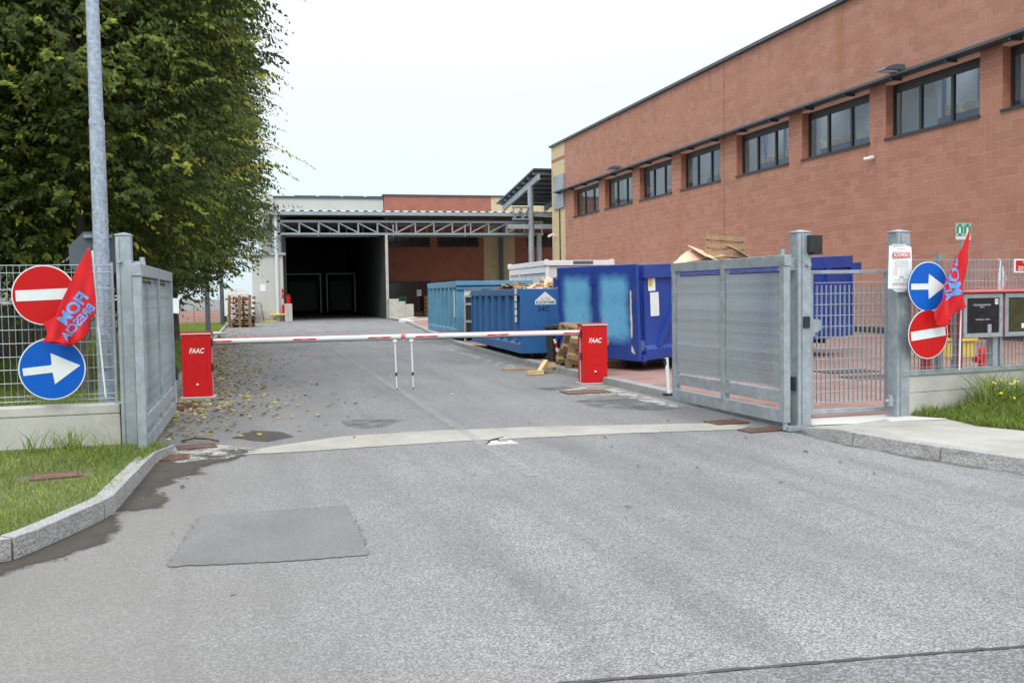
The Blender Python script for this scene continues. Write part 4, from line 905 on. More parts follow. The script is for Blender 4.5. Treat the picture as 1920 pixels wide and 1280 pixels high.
part('photocell', bx(-.02, .06, -.115, -.09, 1.13, 1.26), MT['black'], gr, bevel=.005); part('photocell', bx(-.12, -.086, -.06, .02, .42, .58), MT['black'], gr, bevel=.005)
part('latch_keeper', MB().box(.084, .16, -.06, -.045, 1.03, 1.16), MT['galv'], gr); part('foot_bracket', bx(-.24, -.06, -.16, -.04, -.02, .03), MT['galv'], gr)
part('foot_bracket', bx(.0, .26, -.22, -.10, -.05, .0), MT['galv'], gl)
part('hinge', MB().tube([(-.12, -.04, .14), (-.12, -.04, .26)], .035, 10).tube([(-.20, -.04, .20), (-.05, -.04, .20)], .018, 8), MT['galv'], gp_)

def gate_leaf(loc, rz, Ln, label, H=1.88, flip=1):
    """leaf along +X from its hinge stile at x=0; z=0 is the underside"""
    t = thing('gate_leaf', label, 'gate', loc, rz, 'open galvanised swing gate leaves')
    d = .04
    part('bottom_rail', bx(.06, Ln, -d, d, 0, .145), MT['galv'], t, bevel=.004); part('middle_rail', bx(.06, Ln - .002, -d + .003, d - .003, .22, .36), MT['galv'], t, bevel=.004); part('top_rail', bx(-.02, Ln + .02, -d - .004, d + .004, H - .12, H), MT['galv'], t, bevel=.004)
    for x in (0, Ln / 2 - .04, Ln - .08): part('stile', bx(x - .001, x + .085, -d - .002, d + .002, .003, H - .122), MT['galv'], t, bevel=.004)
    bar = MB().box(-.0028, .0028, -.015, .015, 0, H - .59).mesh('bar', MT['galv'])
    for k in range(2):
        xa = .11 + k * (Ln / 2 - .04); xb = xa + Ln / 2 - .17; n = int((xb - xa) / .055)
        for i in range(n + 1): link('bar', bar, t, (xa + (xb - xa) * i / n, 0, .40))
        wr = MB().tube([(xa - .01, -.017 * flip, 0), (xb + .01, -.017 * flip, 0)], .0028, 5).mesh('wire', MT['galv'])
        for i in range(12): link('wire', wr, t, (0, 0, .42 + i * .117))
        for z in (.385, H - .155): part('panel_edge', bx(xa - .02, xb + .02, -.012, .012, z, z + .012), MT['galv'], t)
        for x in (xa - .02, xb): 
            for z in (.37, H - .16): part('lug', bx(x, x + .03, -.022, .022, z, z + .025), MT['galv'], t)
    part('hinge_foot', MB().tube([(.04, 0, -.08), (.04, 0, 0)], .03, 10), MT['galv'], t)
    part('end_cap', MB().box(Ln + .021, Ln + .03, -.03, .03, .3, .55), MT['black'], t); return t
A1, A2 = (-1.076,10.102,0.070), (-1.054,13.691,0.070); A3, A4 = (5.769,9.532,0.100), (5.650,12.224,0.100)
def leaf_at(a, b, label, flip):
    a, b = Vector(a), Vector(b); d = b - a; return gate_leaf(a, math.atan2(d.y, d.x), d.xy.length, label, flip=flip)
leaf_at(A1, A2, 'left gate leaf of galvanised grating, swung open and seen nearly edge on', -1)
leaf_at(A3, A4, 'right gate leaf of galvanised grating, swung open beside the red paving', -1)
# pedestrian gate
g1, g2 = Vector((6.208,9.797,0.150)), Vector((7.238,9.755,0.150)); d = g2 - g1; Lp = d.xy.length
t = thing('pedestrian_gate', 'closed narrow pedestrian gate of galvanised bars between two posts', 'gate', g1, math.atan2(d.y, d.x)); HP = 1.66
part('frame', MB().box(0, Lp, -.02, .02, 0, .05).box(0, Lp, -.02, .02, HP - .04, HP).box(0, .05, -.02, .02, .0501, HP - .0401).box(Lp - .04, Lp, -.02, .02, .0501, HP - .0401), MT['galv'], t, bevel=.003)
bar = MB().box(-.0045, .0045, -.012, .012, 0, HP - .29).mesh('bar', MT['galv']); wr = MB().tube([(.07, -.014, 0), (Lp - .055, -.014, 0)], .004, 5).mesh('wire', MT['galv'])
for i in range(15): link('bar', bar, t, (.105 + i * (Lp - .20) / 14, 0, .12))
for i in range(12): link('wire', wr, t, (0, 0, .13 + i * .126))
part('lock_plate', bx(-.05, .11, -.035, -.022, .95, 1.10), MT['galv'], t); part('lock_plate', bx(.09, .14, -.03, .03, .97, 1.09), MT['galv'], t)
# ground stop post for the right leaf
t = thing('gate_stop_post', 'slim pale post standing on the kerb at the tip of the right gate leaf', 'post', (5.732,12.615,0.110)); part('shaft', MB().tube([(0, 0, 0), (-.03, 0, .55)], .026, 12), MT['sign_white'], t, smooth=True); part('head', MB().tube([(-.03, 0, .55), (-.03, 0, .575)], .032, 10).box(-.07, -.04, -.02, .02, .44, .53), MT['black'], t); part('foot', MB().box(-.08, .05, -.04, .04, -.003, .03), MT['black'], t)
t = thing('gate_stop_post', 'slim pale post behind the tip of the left gate leaf', 'post', (-1.117,14.845,0.050)); part('shaft', MB().tube([(0, 0, 0), (0, 0, .55)], .026, 12), MT['sign_white'], t, smooth=True); part('head', bx(.02, .06, -.03, .03, .36, .56), MT['black'], t, bevel=.01); part('foot', bx(-.05, .05, -.05, .05, 0, .02), MT['black'], t)

# ================================================================= LEFT WALL AND WIRE FENCE
WL = thing('concrete_wall', 'low pale concrete wall under the wire fence at left', 'wall', (PL[0] - .09, PL[1] + .06, 0), math.pi)
lw = MB().box(0, 14, -.10, .10, -.1, .435); part('wall', lw, MT['concrete'], WL, bevel=.01); part('wall_top', bx(-.0, 14, -.108, .108, .4355, .535), MT['concrete'], WL, bevel=.012)
FL = thing('wire_fence', 'fine galvanised wire mesh fence on top of the left concrete wall', 'fence', (PL[0] - .09, PL[1] + .0, .54))
vw = MB().tube([(0, 0, .03), (0, 0, 1.42)], .0032, 5).mesh('wire', MT['galv']); hw = MB().tube([(-8, -.006, 0), (-.03, -.006, 0)], .004, 5).mesh('wire', MT['galv'])
for i in range(128): link('wire', vw, FL, (-.06 - i * .0595, 0, 0))
for z in [.05, .10, .235, .37, .50, .635, .77, .905, 1.04, 1.175, 1.34, 1.415]: link('wire', hw, FL, (0, 0, z))
part('post', MB().box(-.045, -.02, -.02, .012, -.03, 1.44), MT['galv'], FL)
for x in (-2.05, -4.1, -6.2): part('post', bx(x - .02, x + .02, .02, .06, -.03, 1.44), MT['galv_dark'], FL)
# ================================================================= RIGHT WALL AND FENCE
RA, RBx = Vector((7.244,9.431,0.630)), Vector((9.104,9.663,0.630)); rzr = math.atan2(RBx.y - RA.y, RBx.x - RA.x)
WR = thing('concrete_wall', 'low grey concrete wall behind the weeds at right', 'wall', (RA.x - .03, RA.y + .05, 0), rzr)
part('wall', bx(0, 12, -.03, .20, -.1, .38), MT['concrete'], WR, bevel=.008); part('wall_top', bx(.0, 12, -.034, .204, .3805, .575), MT['concrete'], WR, bevel=.008)
FR = thing('bar_fence', 'galvanised bar fence on top of the right concrete wall', 'fence', (RA.x - .03, RA.y + .02, .58), rzr)
part('bottom_rail', bx(0, 12, -.02, .06, 0, .055), MT['galv'], FR)
CX0 = (Vector((8.083,9.500,1.267)) - Vector((RA.x - .03, RA.y + .02, 0))).xy.length      # hydrant cabinet is let into the fence from here on
CZ0, CZ1 = (8.547,9.570,0.963)[2] - .58, (8.541,9.570,1.537)[2] - .58
def mkbar(z0, z1): return MB().box(-.003, .003, -.006, .006, z0, z1).mesh('bar', MT['galv'])
bar, barl, baru = mkbar(.06, 1.34), mkbar(.06, CZ0 - .01), mkbar(CZ1 + .03, 1.34)
def mkwire(a, b): return MB().tube([(a, -.009, 0), (b, -.009, 0)], .003, 5).mesh('wire', MT['galv'])
wr, wrs, wrl = mkwire(0, 12), mkwire(0, CX0), mkwire(CX0 + 1.6, 12)
for i in range(150):
    x = .05 + i * .062
    if CX0 < x < CX0 + 1.6: link('bar', barl, FR, (x, 0, 0)); link('bar', baru, FR, (x, 0, 0))
    else: link('bar', bar, FR, (x, 0, 0))
for i in range(11):
    z = .09 + i * .124
    if CZ0 - .01 < z < CZ1 + .03: link('wire', wrs, FR, (0, 0, z)); link('wire', wrl, FR, (0, 0, z))
    else: link('wire', wr, FR, (0, 0, z))
for x in (.58, CX0, CX0 + 1.62, 4.9, 6.8): part('post', bx(x - .03, x + .03, .02, .08, .056, 1.40), MT['galv_dark'], FR)

# ================================================================= ROAD SIGNS
def round_sign(c, rad, kind, label, rz=0, tilt=0, n=56):
    t = thing('no_entry_sign' if kind == 'stop' else 'arrow_sign', label, 'road sign', c, rz); t.rotation_euler = (0, tilt, rz)
    face = MT['sign_red'] if kind == 'stop' else MT['sign_blue']
    part('back_plate', MB().tube([(0, .012, 0), (0, 0, 0)], rad, n), MT['sign_back'], t); part('white_rim', MB().tube([(0, -.0005, 0), (0, -.003, 0)], rad * .995, n), MT['sign_white'], t); part('sign_face', MB().tube([(0, -.0035, 0), (0, -.006, 0)], rad * .955, n), face, t)
    if kind == 'stop': part('white_bar', bx(-rad * .86, rad * .86, -.009, -.0065, -rad * .17, rad * .19), MT['sign_white'], t)
    else:
        a = rad; pl = [(-.86 * a, -.12 * a), (.0 * a, -.12 * a), (.02 * a, -.50 * a), (.84 * a, .0), (.02 * a, .50 * a), (.0 * a, .12 * a), (-.86 * a, .12 * a)]
        part('arrow', MB().prismM(pl, .003, Matrix.Translation((0, -.0062, 0)) @ MXZ), MT['sign_white'], t)
    part('clamp', bx(-.03, .03, .013, .05, -.05, .05), MT['galv_dark'], t); return t
SY = PL[1] - .10
round_sign((-1.985,10.470,1.656), .300, 'stop', 'red no entry disc on the left wire fence, partly under the flag', 0, -math.radians(2.0))
round_sign((-1.934,10.450,0.920), .312, 'arrow', 'blue disc with white right arrow, low on the left fence', 0, -math.radians(5.5))
ys = (RA.y + .05)
def onfence(u): return 0
round_sign((7.452,9.330,1.605), .285, 'arrow', 'blue disc with white arrow beside the poster post, under the right flag', rzr - .05, 0)
round_sign((7.455,9.330,1.064), .285, 'stop', 'red no entry disc lowest on the right fence, its bar tilted', rzr - .05, -math.radians(6))

# ================================================================= FLAGS
def flag(name, label, rows, S0, SCL, org, m, pole, txt):
    """rows: (z, x_left, x_right) of the hanging cloth in metres about org; folds run downwards"""
    t = thing('flag', label, 'flag', S0); NR, NC = 40, 22; V = []; F = []
    def xb(z, c):
        for i in range(len(rows) - 1):
            if rows[i][0] >= z >= rows[i + 1][0]:
                k = (rows[i][0] - z) / max(1e-6, rows[i][0] - rows[i + 1][0]); return rows[i][c] + (rows[i + 1][c] - rows[i][c]) * k
        return rows[-1][c]
    zt, zb = rows[0][0], rows[-1][0]
    def dep(x, z):
        k = min(1, max(0, (zt - z) / (zt - zb))); return -.035 + k * (.030 * math.sin(x * 24 + z * 9) + .014 * math.sin(x * 51 - z * 13 + 1)) - .03 * k
    for i in range(NR + 1):
        z = zt + (zb - zt) * i / NR; a, b = xb(z, 1), xb(z, 2)
        for j in range(NC + 1): x = a + (b - a) * j / NC; V.append((x, dep(x, z), z))
    for i in range(NR):
        for j in range(NC): q = i * (NC + 1) + j; F.append((q, q + 1, q + NC + 2, q + NC + 1))
    o = part('cloth', MB().add(V, F), m, t, smooth=True); sm = o.modifiers.new('thick', 'SOLIDIFY'); sm.thickness = .003
    part('pole', MB().tube(pole, .009, 8), MT['sign_white'], t)
    for body, oc_, right, up, size, bold in txt:
        vs, fs = text2d(body, 1, 0, 'LEFT', bold); bmx = bmesh.new(); vv = [bmx.verts.new((v[0], v[1], 0)) for v in vs]
        for f_ in fs:
            try: bmx.faces.new([vv[i] for i in f_])
            except ValueError: pass
        bmesh.ops.subdivide_edges(bmx, edges=[e_ for e_ in bmx.edges if e_.calc_length() > .3], cuts=2); bmesh.ops.triangulate(bmx, faces=bmx.faces)
        bad = []
        for v in bmx.verts:
            x = oc_[0] + (right[0] * v.co.x + up[0] * v.co.y) * size; z = oc_[1] + (right[1] * v.co.x + up[1] * v.co.y) * size
            if not (zb < z < zt and xb(z, 1) - .002 < x < xb(z, 2) + .002): bad.append(v)
            v.co = (x, dep(x, z) - .006, z)
        bmesh.ops.delete(bmx, geom=bad, context='VERTS'); me = bpy.data.meshes.new('lettering'); bmx.to_mesh(me); bmx.free(); me.materials.append(MT['flag_blue']); link('lettering', me, t)
    return t
F0 = (-1.486,10.360,1.648); s_ = 1 / 187.
def cv(u, v): return ((u - 181) * s_, (553 - v) * s_)
rw = []
for v, a, b in [(466, 170, 173), (480, 163, 174.5), (500, 152, 176), (520, 142, 177), (540, 133, 179), (560, 124, 180.5), (575, 118, 181), (588, 113, 181.5), (594, 108, 172), (604, 90, 169), (612, 94, 168), (622, 97, 166), (630, 94, 160), (637, 86, 152), (642, 112, 143), (646, 130, 137)]:
    rw.append((cv(0, v)[1], cv(a, 0)[0], cv(b, 0)[0]))
def u2(dx, dy): n = math.hypot(dx, dy); return (dx / n, -dy / n)
p = [cv(176, 470), cv(181, 600), cv(190, 745)]
flag('flag', 'red flag with light blue mirrored lettering hanging on the left fence', rw, F0, 1, None, MT['flag_red'], [(p[0][0], .02, p[0][1]), (p[1][0], .02, p[1][1]), (p[2][0], .02, p[2][1])],
     [('FIOM', cv(163, 551), u2(-235, 300), u2(-.80, -.60), .155, .035), ('BRESCIA', cv(176, 572), u2(-340, 400), u2(-.78, -.62), .115, .03)])
F1 = (7.760,9.270,1.704); s_ = 1 / 160.
def cv(u, v): return ((u - 1790) * s_, (520 - v) * s_)
rw = [(cv(0, v)[1], cv(a, 0)[0], cv(b, 0)[0]) for v, a, b in [(436, 1815, 1818), (450, 1809, 1816), (465, 1800, 1814), (480, 1790, 1812), (495, 1781, 1810), (515, 1770, 1807), (535, 1762, 1804), (555, 1755, 1803), (575, 1745, 1805), (585, 1741, 1785), (595, 1742, 1772), (604, 1747, 1764), (609, 1752, 1760)]]
p = [cv(1817, 436), cv(1808, 520), cv(1806, 690)]
flag('flag', 'red flag with light blue lettering draped over the right arrow sign', rw, F1, 1, None, MT['flag_red'], [(p[0][0], .0, p[0][1]), (p[1][0], .02, p[1][1]), (p[2][0], .03, p[2][1])],
     [('FIOM', cv(1776, 480), u2(.12, 1), u2(1, -.20), .20, .035), ('BRESCIA', cv(1763, 486), u2(.10, 1), u2(1, -.2), .125, .03)])
for q in bpy.data.objects:
    pass
# poster
t = thing('strike_poster', 'white strike poster with a red headline taped to the right gate post', 'poster', (7.151,9.420,1.823), .02)
part('sheet', MB().add([(-.155, -.004, .25), (.135, -.018, .235), (.15, -.02, -.24), (-.165, 0, -.235), (-.10, -.006, .262), (.05, -.012, .258)], [(0, 3, 2, 1), (0, 1, 5, 4)]), MT['paper'], t)
part('headline_bar', bx(-.115, .115, -.0225, -.0195, .115, .175), MT['ink_red'], t); lettering('SCIOPERO', .062, MT['paper'], t, (0, -.0235, .144), wfit=.21, bold=.03)
lettering('UN PACCHETTO DI 4 ORE', .022, MT['ink_red'], t, (-.005, -.022, .072), wfit=.17)
lettering('CGIL CISL UIL', .02, MT['ink_red'], t, (.0, -.022, .215), wfit=.10)
lettering('PER IL CONTRATTO', .028, MT['ink_green'], t, (0, -.022, .045), wfit=.20); lettering('ARTICOLAZIONE ORARIA', .018, MT['ink_red'], t, (0, -.022, .018), wfit=.17)
for i, b_ in enumerate(['1 TURNO', '2 TURNO', '3 TURNO', 'GIORNALIERI']):
    lettering(b_, .018, MT['ink_red'], t, (-.085, -.022, -.004 - i * .024), wfit=.07); lettering('DALLE', .016, MT['ink_grey'], t, (.0, -.022, -.004 - i * .024)); lettering('ALLE', .016, MT['ink_grey'], t, (.06, -.022, -.004 - i * .024))
lettering('OGGI', .024, MT['ink_red'], t, (0, -.022, -.106), bold=.03); lettering('SALARIO - DIRITTI', .028, MT['ink_green'], t, (0, -.022, -.138), wfit=.2); lettering('PARTECIPATE TUTTI', .032, MT['ink_red'], t, (0, -.022, -.185), wfit=.24, bold=.02)
part('tape', bx(-.12, .06, -.016, -.012, .25, .268), MT['plastic_film'], t); part('tape', MB().add([(-.13, -.012, -.24), (.12, -.018, -.24), (.05, -.012, -.275), (-.06, -.012, -.275)], [(0, 3, 2, 1)]), MT['plastic_film'], t)
t = thing('paper_notice', 'white paper notice fixed beyond the tip of the left gate leaf', 'notice', (-1.018,14.200,1.501), 0); part('sheet', MB().add([(-.05, 0, .11), (.05, 0, .10), (.045, 0, -.11), (-.05, -.01, -.10)], [(0, 3, 2, 1)]), MT['paper'], t); part('string', MB().tube([(-.06, 0, .1), (-.02, 0, .11)], .004, 4), MT['galv'], t)

# ================================================================= BARRIERS
def barrier(loc, sgn, label, Ln, rz):
    t = thing('barrier', label, 'barrier', loc, rz, 'red barrier cabinets with white booms')
    W2, D2, H = .225, .15, 1.0
    part('cabinet', MB().box(-W2, W2, -D2, D2, .0, H), MT['red_paint'], t, bevel=.006); part('front_door', bx(-W2 + .05, W2 - .06, -D2 - .008, -D2 - .0005, .02, H - .02), MT['red_paint'], t, bevel=.003)
    part('lid', bx(-W2 - .012, W2 + .012, -D2 - .014, D2 + .01, H + .001, H + .035), MT['red_paint'], t, bevel=.006); part('lid_stripe', bx(-W2 - .006, W2 + .006, -D2 - .017, -D2 - .0145, H + .004, H + .02), MT['sign_white'], t)
    lettering('FAAC', .115, MT['sign_white'], t, (0, -D2 - .0095, .735), shear=.28, wfit=.235, bold=.02)
    part('lock', bx(-.012, .022, -D2 - .013, -D2 - .0085, .185, .212), MT['sign_white'], t, bevel=.004); part('keyhole', MB().tube([(.0, -D2 - .008, .16), (0, -D2 - .011, .16)], .009, 8), MT['black'], t); part('screw', MB().tube([(0, -D2 - .008, .93), (0, -D2 - .010, .93)], .006, 8), MT['pink'], t)
    part('concrete_base', bx(-W2 - .04, W2 + .05, -D2 - .05, D2 + .05, -.09, -.0005), MT['concrete'], t)
    x = sgn * (W2 + .001)
    for z in (.82, .42): part('hinge', bx(min(x, x + sgn * .028), max(x, x + sgn * .028), -D2 + .01, -D2 + .07, z - .02, z + .11), MT['black'], t, bevel=.004)
    part('side_strip', bx(min(x, x + sgn * .006), max(x, x + sgn * .006), -.02, .0, .02, H - .02), MT['sign_white'], t)
    arm = part('boom', MB().tube([(0, 0, 0), (sgn * Ln, 0, .005)], .042, 18), MT['white_paint'], t, (x, -.05, .88), smooth=True)
    part('top_strip', MB().box(*(sorted((sgn * .02, sgn * Ln)) + [-.012, .012, .0425, .052])), MT['pink'], arm); part('rubber_edge', MB().box(*(sorted((sgn * .02, sgn * Ln)) + [-.012, .012, -.052, -.0425])), MT['black'], arm)
    for fx in (.06, .50, .90):
        x0 = sgn * (Ln * fx - .17 + .12); pl = [(x0 - .20, -.014), (x0 + .17, -.014), (x0 + .20, .010), (x0 - .17, .010)]
        part('red_reflector', MB().prismM(pl, .004, Matrix.Translation((0, -.0405, .0)) @ MXZ), MT['sign_red'], arm); part('reflector_gap', bx(x0 - .05, x0 + .05, -.0465, -.0449, -.010, .012), MT['pink'], arm)
    part('boom_tip', MB().tube([(sgn * Ln, 0, .005), (sgn * (Ln + .035), 0, .005)], .046, 16), MT['pink'], arm, smooth=True)
    lx = sgn * (Ln - .10)
    lg = part('support_leg', MB().tube([(lx, 0, -.05), (lx + .012, 0, -.62)], .013, 10), MT['white_paint'], arm); part('leg_joint', MB().tube([(lx + .012, 0, -.60), (lx + .012, 0, -.655)], .017, 10), MT['black'], lg) if False else None
    part('leg_joint', MB().tube([(lx + .012, 0, -.60), (lx + .013, 0, -.655)], .018, 10), MT['black'], arm); part('lower_leg', MB().tube([(lx + .012, 0, -.655), (lx + .018, 0, -.865)], .009, 8), MT['white_paint'], arm)
    part('leg_foot', MB().tube([(lx + .018, 0, -.865), (lx + .018, 0, -.885)], .014, 8), MT['black'], arm); part('leg_bracket', MB().box(lx - .035, lx + .035, -.03, .03, -.09, -.045), MT['white_paint'], arm, bevel=.01)
    return t
CLc, CRc = Vector((-0.858,16.216,0.020)) + Vector((0, .12, 0)), Vector((5.779,15.789,0.020)) + Vector((0, .12, 0))
dd = CRc - CLc; arz = math.atan2(dd.y, dd.x); HL = (dd.length - .45) / 2 - .04
barrier(CLc, 1, 'red barrier cabinet on the left with its white boom and folding leg', HL + .0, arz)
b2_ = barrier(CRc, -1, 'red barrier cabinet on the right with its white boom, pallets behind', HL - .0, arz)
part('antenna', MB().tube([(.15, 0, 1.03), (.15, 0, 1.14)], .004, 6), MT['black'], b2_)

# ================================================================= COVERS IN THE GROUND
def cover(loc, wx, wy, rz, label, slots=0, m='rust'):
    t = thing('drain_grate' if slots else 'manhole_cover', label, 'drain cover', loc, rz)
    part('frame', MB().box(-wx, wx, -wy, -wy + .025, -.02, .012).box(-wx, wx, wy - .025, wy, -.02, .012).box(-wx, -wx + .025, -wy + .025, wy - .025, -.02, .012).box(wx - .025, wx, -wy + .025, wy - .025, -.02, .012), MT[m], t)
    if slots:
        part('pit', bx(-wx + .026, wx - .026, -wy + .026, wy - .026, -.02, .0), MT['black'], t); b_ = MB().box(-wx + .026, wx - .026, -.011, .011, .001, .012).mesh('grate_bar', MT[m])
        for i in range(slots): link('grate_bar', b_, t, (0, -wy + .045 + i * (2 * wy - .09) / (slots - 1), 0))
    else: part('plate', bx(-wx + .03, wx - .03, -wy + .03, wy - .03, -.02, .010), MT[m], t)
    return t
def mid(a, b): return tuple((Vector(a) + Vector(b)) / 2)
cover(mid((-1.085,10.177,0.005), (-0.654,10.083,0.005)), .23, .17, .05, 'rusty slotted drain grate at the foot of the left gate leaf', 8)
cover(mid((-0.784,10.725,0.006), (-0.424,10.817,0.006)), .20, .14, .15, 'small rusty cover inside the left gate beside the curved stick')
cover(mid((4.638,14.145,0.006), (5.618,14.792,0.006)), .36, .24, .0, 'reddish rusty square cover in front of the right barrier cabinet')
cover(mid((5.183,10.341,0.008), (5.813,10.552,0.008)), .22, .16, .1, 'rusty slotted cover by the right gate leaf, farther one', 7)
cover((5.562,9.731,0.006), .24, .13, .1, 'half buried dirty grate at the foot of the right gate leaf', 7)
cover(((-1.630,8.783,0.120)[0], (-1.630,8.783,0.120)[1], .118), .20, .14, .2, 'brown iron cover sunk in the left grass verge')
cover((10.290,15.090,0.105), .5, .35, .0, 'left one of two dark covers in the red paving behind the pedestrian gate', 0, 'asph_dark'); cover((10.049,13.882,0.105), .5, .3, .0, 'right one of two dark covers in the red paving behind the pedestrian gate', 0, 'asph_dark')
t = thing('stick', 'curved broken brown stick lying by the small rusty cover', 'stick', (-0.586,11.103,0.020)); part('stick_body', MB().tube([(-.2, .1, 0), (-.05, .08, .03), (.1, .0, .02), (.2, -.06, 0)], .012, 6), MT['rust'], t)
t = thing('gate_stop', 'metal gate stop set in a white cement pad in the middle of the drive', 'gate stop', (2.489,9.829,0.000), 0)
part('cement_pad', MB().prism(jag([(-.13, -.08), (.20, -.09), (.17, .12), (-.05, .14)], .06, .012, 4), .002, .022), MT['concrete_pale'], t); part('latch_arm', MB().tube([(-.12, -.02, .01), (-.08, .0, .05), (.02, .06, .055), (.08, .08, .06)], .010, 6), MT['dark'], t); part('latch_block', bx(.03, .13, .05, .10, .022, .06), MT['galv'], t, bevel=.008)
rub = MB()
for i in range(2): pass
for i, (u, v) in enumerate([((0), 0)]): pass
t = thing('broken_brick', 'brown half brick at the foot of the left gate leaf', 'brick', (-1.013,14.398,0.040)); part('brick_body', bx(-.06, .06, -.05, .05, -.04, .04), MT['rust'], t, bevel=.008)
t = thing('broken_brick', 'brown half brick nearest the left barrier cabinet', 'brick', (-0.946,14.720,0.040), .5); part('brick_body', bx(-.06, .06, -.05, .05, -.04, .04), MT['rust'], t, bevel=.008)

# ================================================================= WASTE CONTAINERS
def container(name, label, loc, rz, Wd, Ln, H, m, ribs, tilt=0, side=-1, endface='plain', ribstyle='trap', door_m=None, railh=.16):
    """X in [-Wd/2, Wd/2], Y in [0, Ln] (front end at Y=0)"""
    t = thing(name, label, 'waste container', loc, rz); t.rotation_euler = (tilt, 0, rz)
    h = Wd / 2; z0 = .0; wt = .05
    for sx_ in (-1, 1):
        x = sx_ * (h - .10); part('side_wall', bx(min(x, x + sx_ * .03), max(x, x + sx_ * .03), .05, Ln - .05, z0 + .12, H - railh + .01), m, t)
        part('top_rail', bx(min(sx_ * (h - .14), sx_ * h), max(sx_ * (h - .14), sx_ * h), .0, Ln, H - railh, H), m, t, bevel=.01); part('bottom_rail', bx(min(sx_ * (h - .12), sx_ * h), max(sx_ * (h - .12), sx_ * h), .0, Ln, z0, z0 + .20), m, t, bevel=.01)
        # sloping ledge along the bottom
        lm = MB(); xa, xb_ = sx_ * h, sx_ * (h - .098); lm.add([(xa, .02, z0 + .201), (xb_, .02, z0 + .30), (xb_, Ln - .02, z0 + .30), (xa, Ln - .02, z0 + .201)], [(0, 1, 2, 3)]); part('ledge', lm, m, t)
        for i in range(ribs):
            y0 = .10 + (Ln - .2) * (i + .5) / ribs; mb = MB(); a, b = .20, .09
            if ribstyle == 'trap': mb.add([(sx_ * (h - .099), y0 - a, z0 + .25), (sx_ * (h - .099), y0 + a, z0 + .25), (sx_ * h, y0 + b, z0 + .25), (sx_ * h, y0 - b, z0 + .25), (sx_ * (h - .099), y0 - a, H - railh), (sx_ * (h - .099), y0 + a, H - railh), (sx_ * h, y0 + b, H - railh), (sx_ * h, y0 - b, H - railh)], [(0, 1, 5, 4), (1, 2, 6, 5), (2, 3, 7, 6), (3, 0, 4, 7), (0, 3, 2, 1), (4, 5, 6, 7)])
            else: mb.box(min(sx_ * (h - .099), sx_ * h), max(sx_ * (h - .099), sx_ * h), y0 - .05, y0 + .05, z0 + .19, H - railh)
            part('rib', mb, m, t)
    part('floor', bx(-h + .1, h - .1, .05, Ln - .05, z0 + .08, z0 + .14), MT['c_in'], t)
    part('rear_wall', bx(-h, h, Ln - .05, Ln, z0, H), m, t, bevel=.008)
    if endface == 'plain': part('front_wall', bx(-h, h, -.05, 0, z0, H), m, t, bevel=.01)
    for x in (-.5, .5): part('skid', bx(x - .06, x + .06, .1, Ln - .1, z0 - .16, z0 - .002), MT['dark'], t)
    for x in (-.75, .75):
        for y in (.35, Ln - .5): part('roller', MB().tube([(x - .1, y, z0 - .07), (x + .1, y, z0 - .07)], .09, 14), MT['dark'], t)
    return t
Z0 = .10
c34 = container('waste_container', 'deep blue open waste container marked 34C, filled with scrap boards', (5.85 + 1.2, 20.80, Z0 + .14), -.045, 2.4, 6.2, 1.46, MT['c34'], 7, tilt=0)
lettering('34C', .17, MT['ink_black'], c34, (-.66, -.053, .99), bold=.02)
hs = [(-.24, .0), (.24, .0), (.24, .09), (.0, .29), (-.24, .09)]
ls = part('logo_plate', MB().prismM(hs, .004, Matrix.Translation((-.62, -.0505, 1.12 - .02)) @ MXZ), MT['sign_white'], c34)
lettering('ECOCONTAINER', .085, MT['ink_black'], c34, (-.62, -.056, 1.145), wfit=.44, bold=.03); lettering('Lo Sio', .10, MT['ink_red'], c34, (-.61, -.056, 1.23), wfit=.22)
stk_ = MB()
for i in range(5): part('sticker', bx(-1.214, -1.203, .30, .48, .70 + i * .16, .83 + i * .16), MT['paper'] if i % 2 else MT['sign_white'], c34)
c29 = container('waste_container', 'faded light blue waste container marked 29C, farthest from the gate', (6.35 + 1.25, 30.2, Z0 + .16), -.03, 2.5, 6.1, 1.76, MT['c29'], 7, tilt=0, railh=.20)
lettering('29C', .25, MT['ink_black'], c29, (-.70, -.053, .84), bold=.02)
part('logo_plate', bx(-.98, -.42, -.056, -.0505, 1.02, 1.52), MT['sign_white'], c29)
tr3 = MB(); tr3.prismM([(-.03, -.12), (.03, -.12), (.02, .0), (-.02, .0)], .003, Matrix.Translation((-.72, -.057, 1.26)) @ MXZ)
for a, b, r_ in ((-.08, .02, .08), (.07, .03, .085), (0, .09, .09), (-.02, .01, .07)): tr3.prismM([(a + r_ * math.cos(q), b + r_ * .6 * math.sin(q)) for q in np.linspace(0, 5.8, 10)], .003, Matrix.Translation((-.72, -.057 - .0005 * r_, 1.26)) @ MXZ)
part('tree_logo', tr3, MT['green_sign'], c29); lettering('ECOCONTAINER', .05, MT['ink_black'], c29, (-.7, -.0575, 1.44), wfit=.4); lettering('SERVIZI ECOLOGICI', .04, MT['ink_grey'], c29, (-.7, -.0575, 1.08), wfit=.4)
part('end_flange', bx(-1.27, 1.27, -.16, -.0505, 1.62, 1.76), MT['c29'], c29, bevel=.01); part('end_flange', bx(-1.25, 1.25, -.12, -.0505, 1.50, 1.56), MT['c29'], c29)
part('side_lettering_plate', bx(-1.264, -1.255, .12, .3, .6, 1.45), MT['sign_white'], c29)
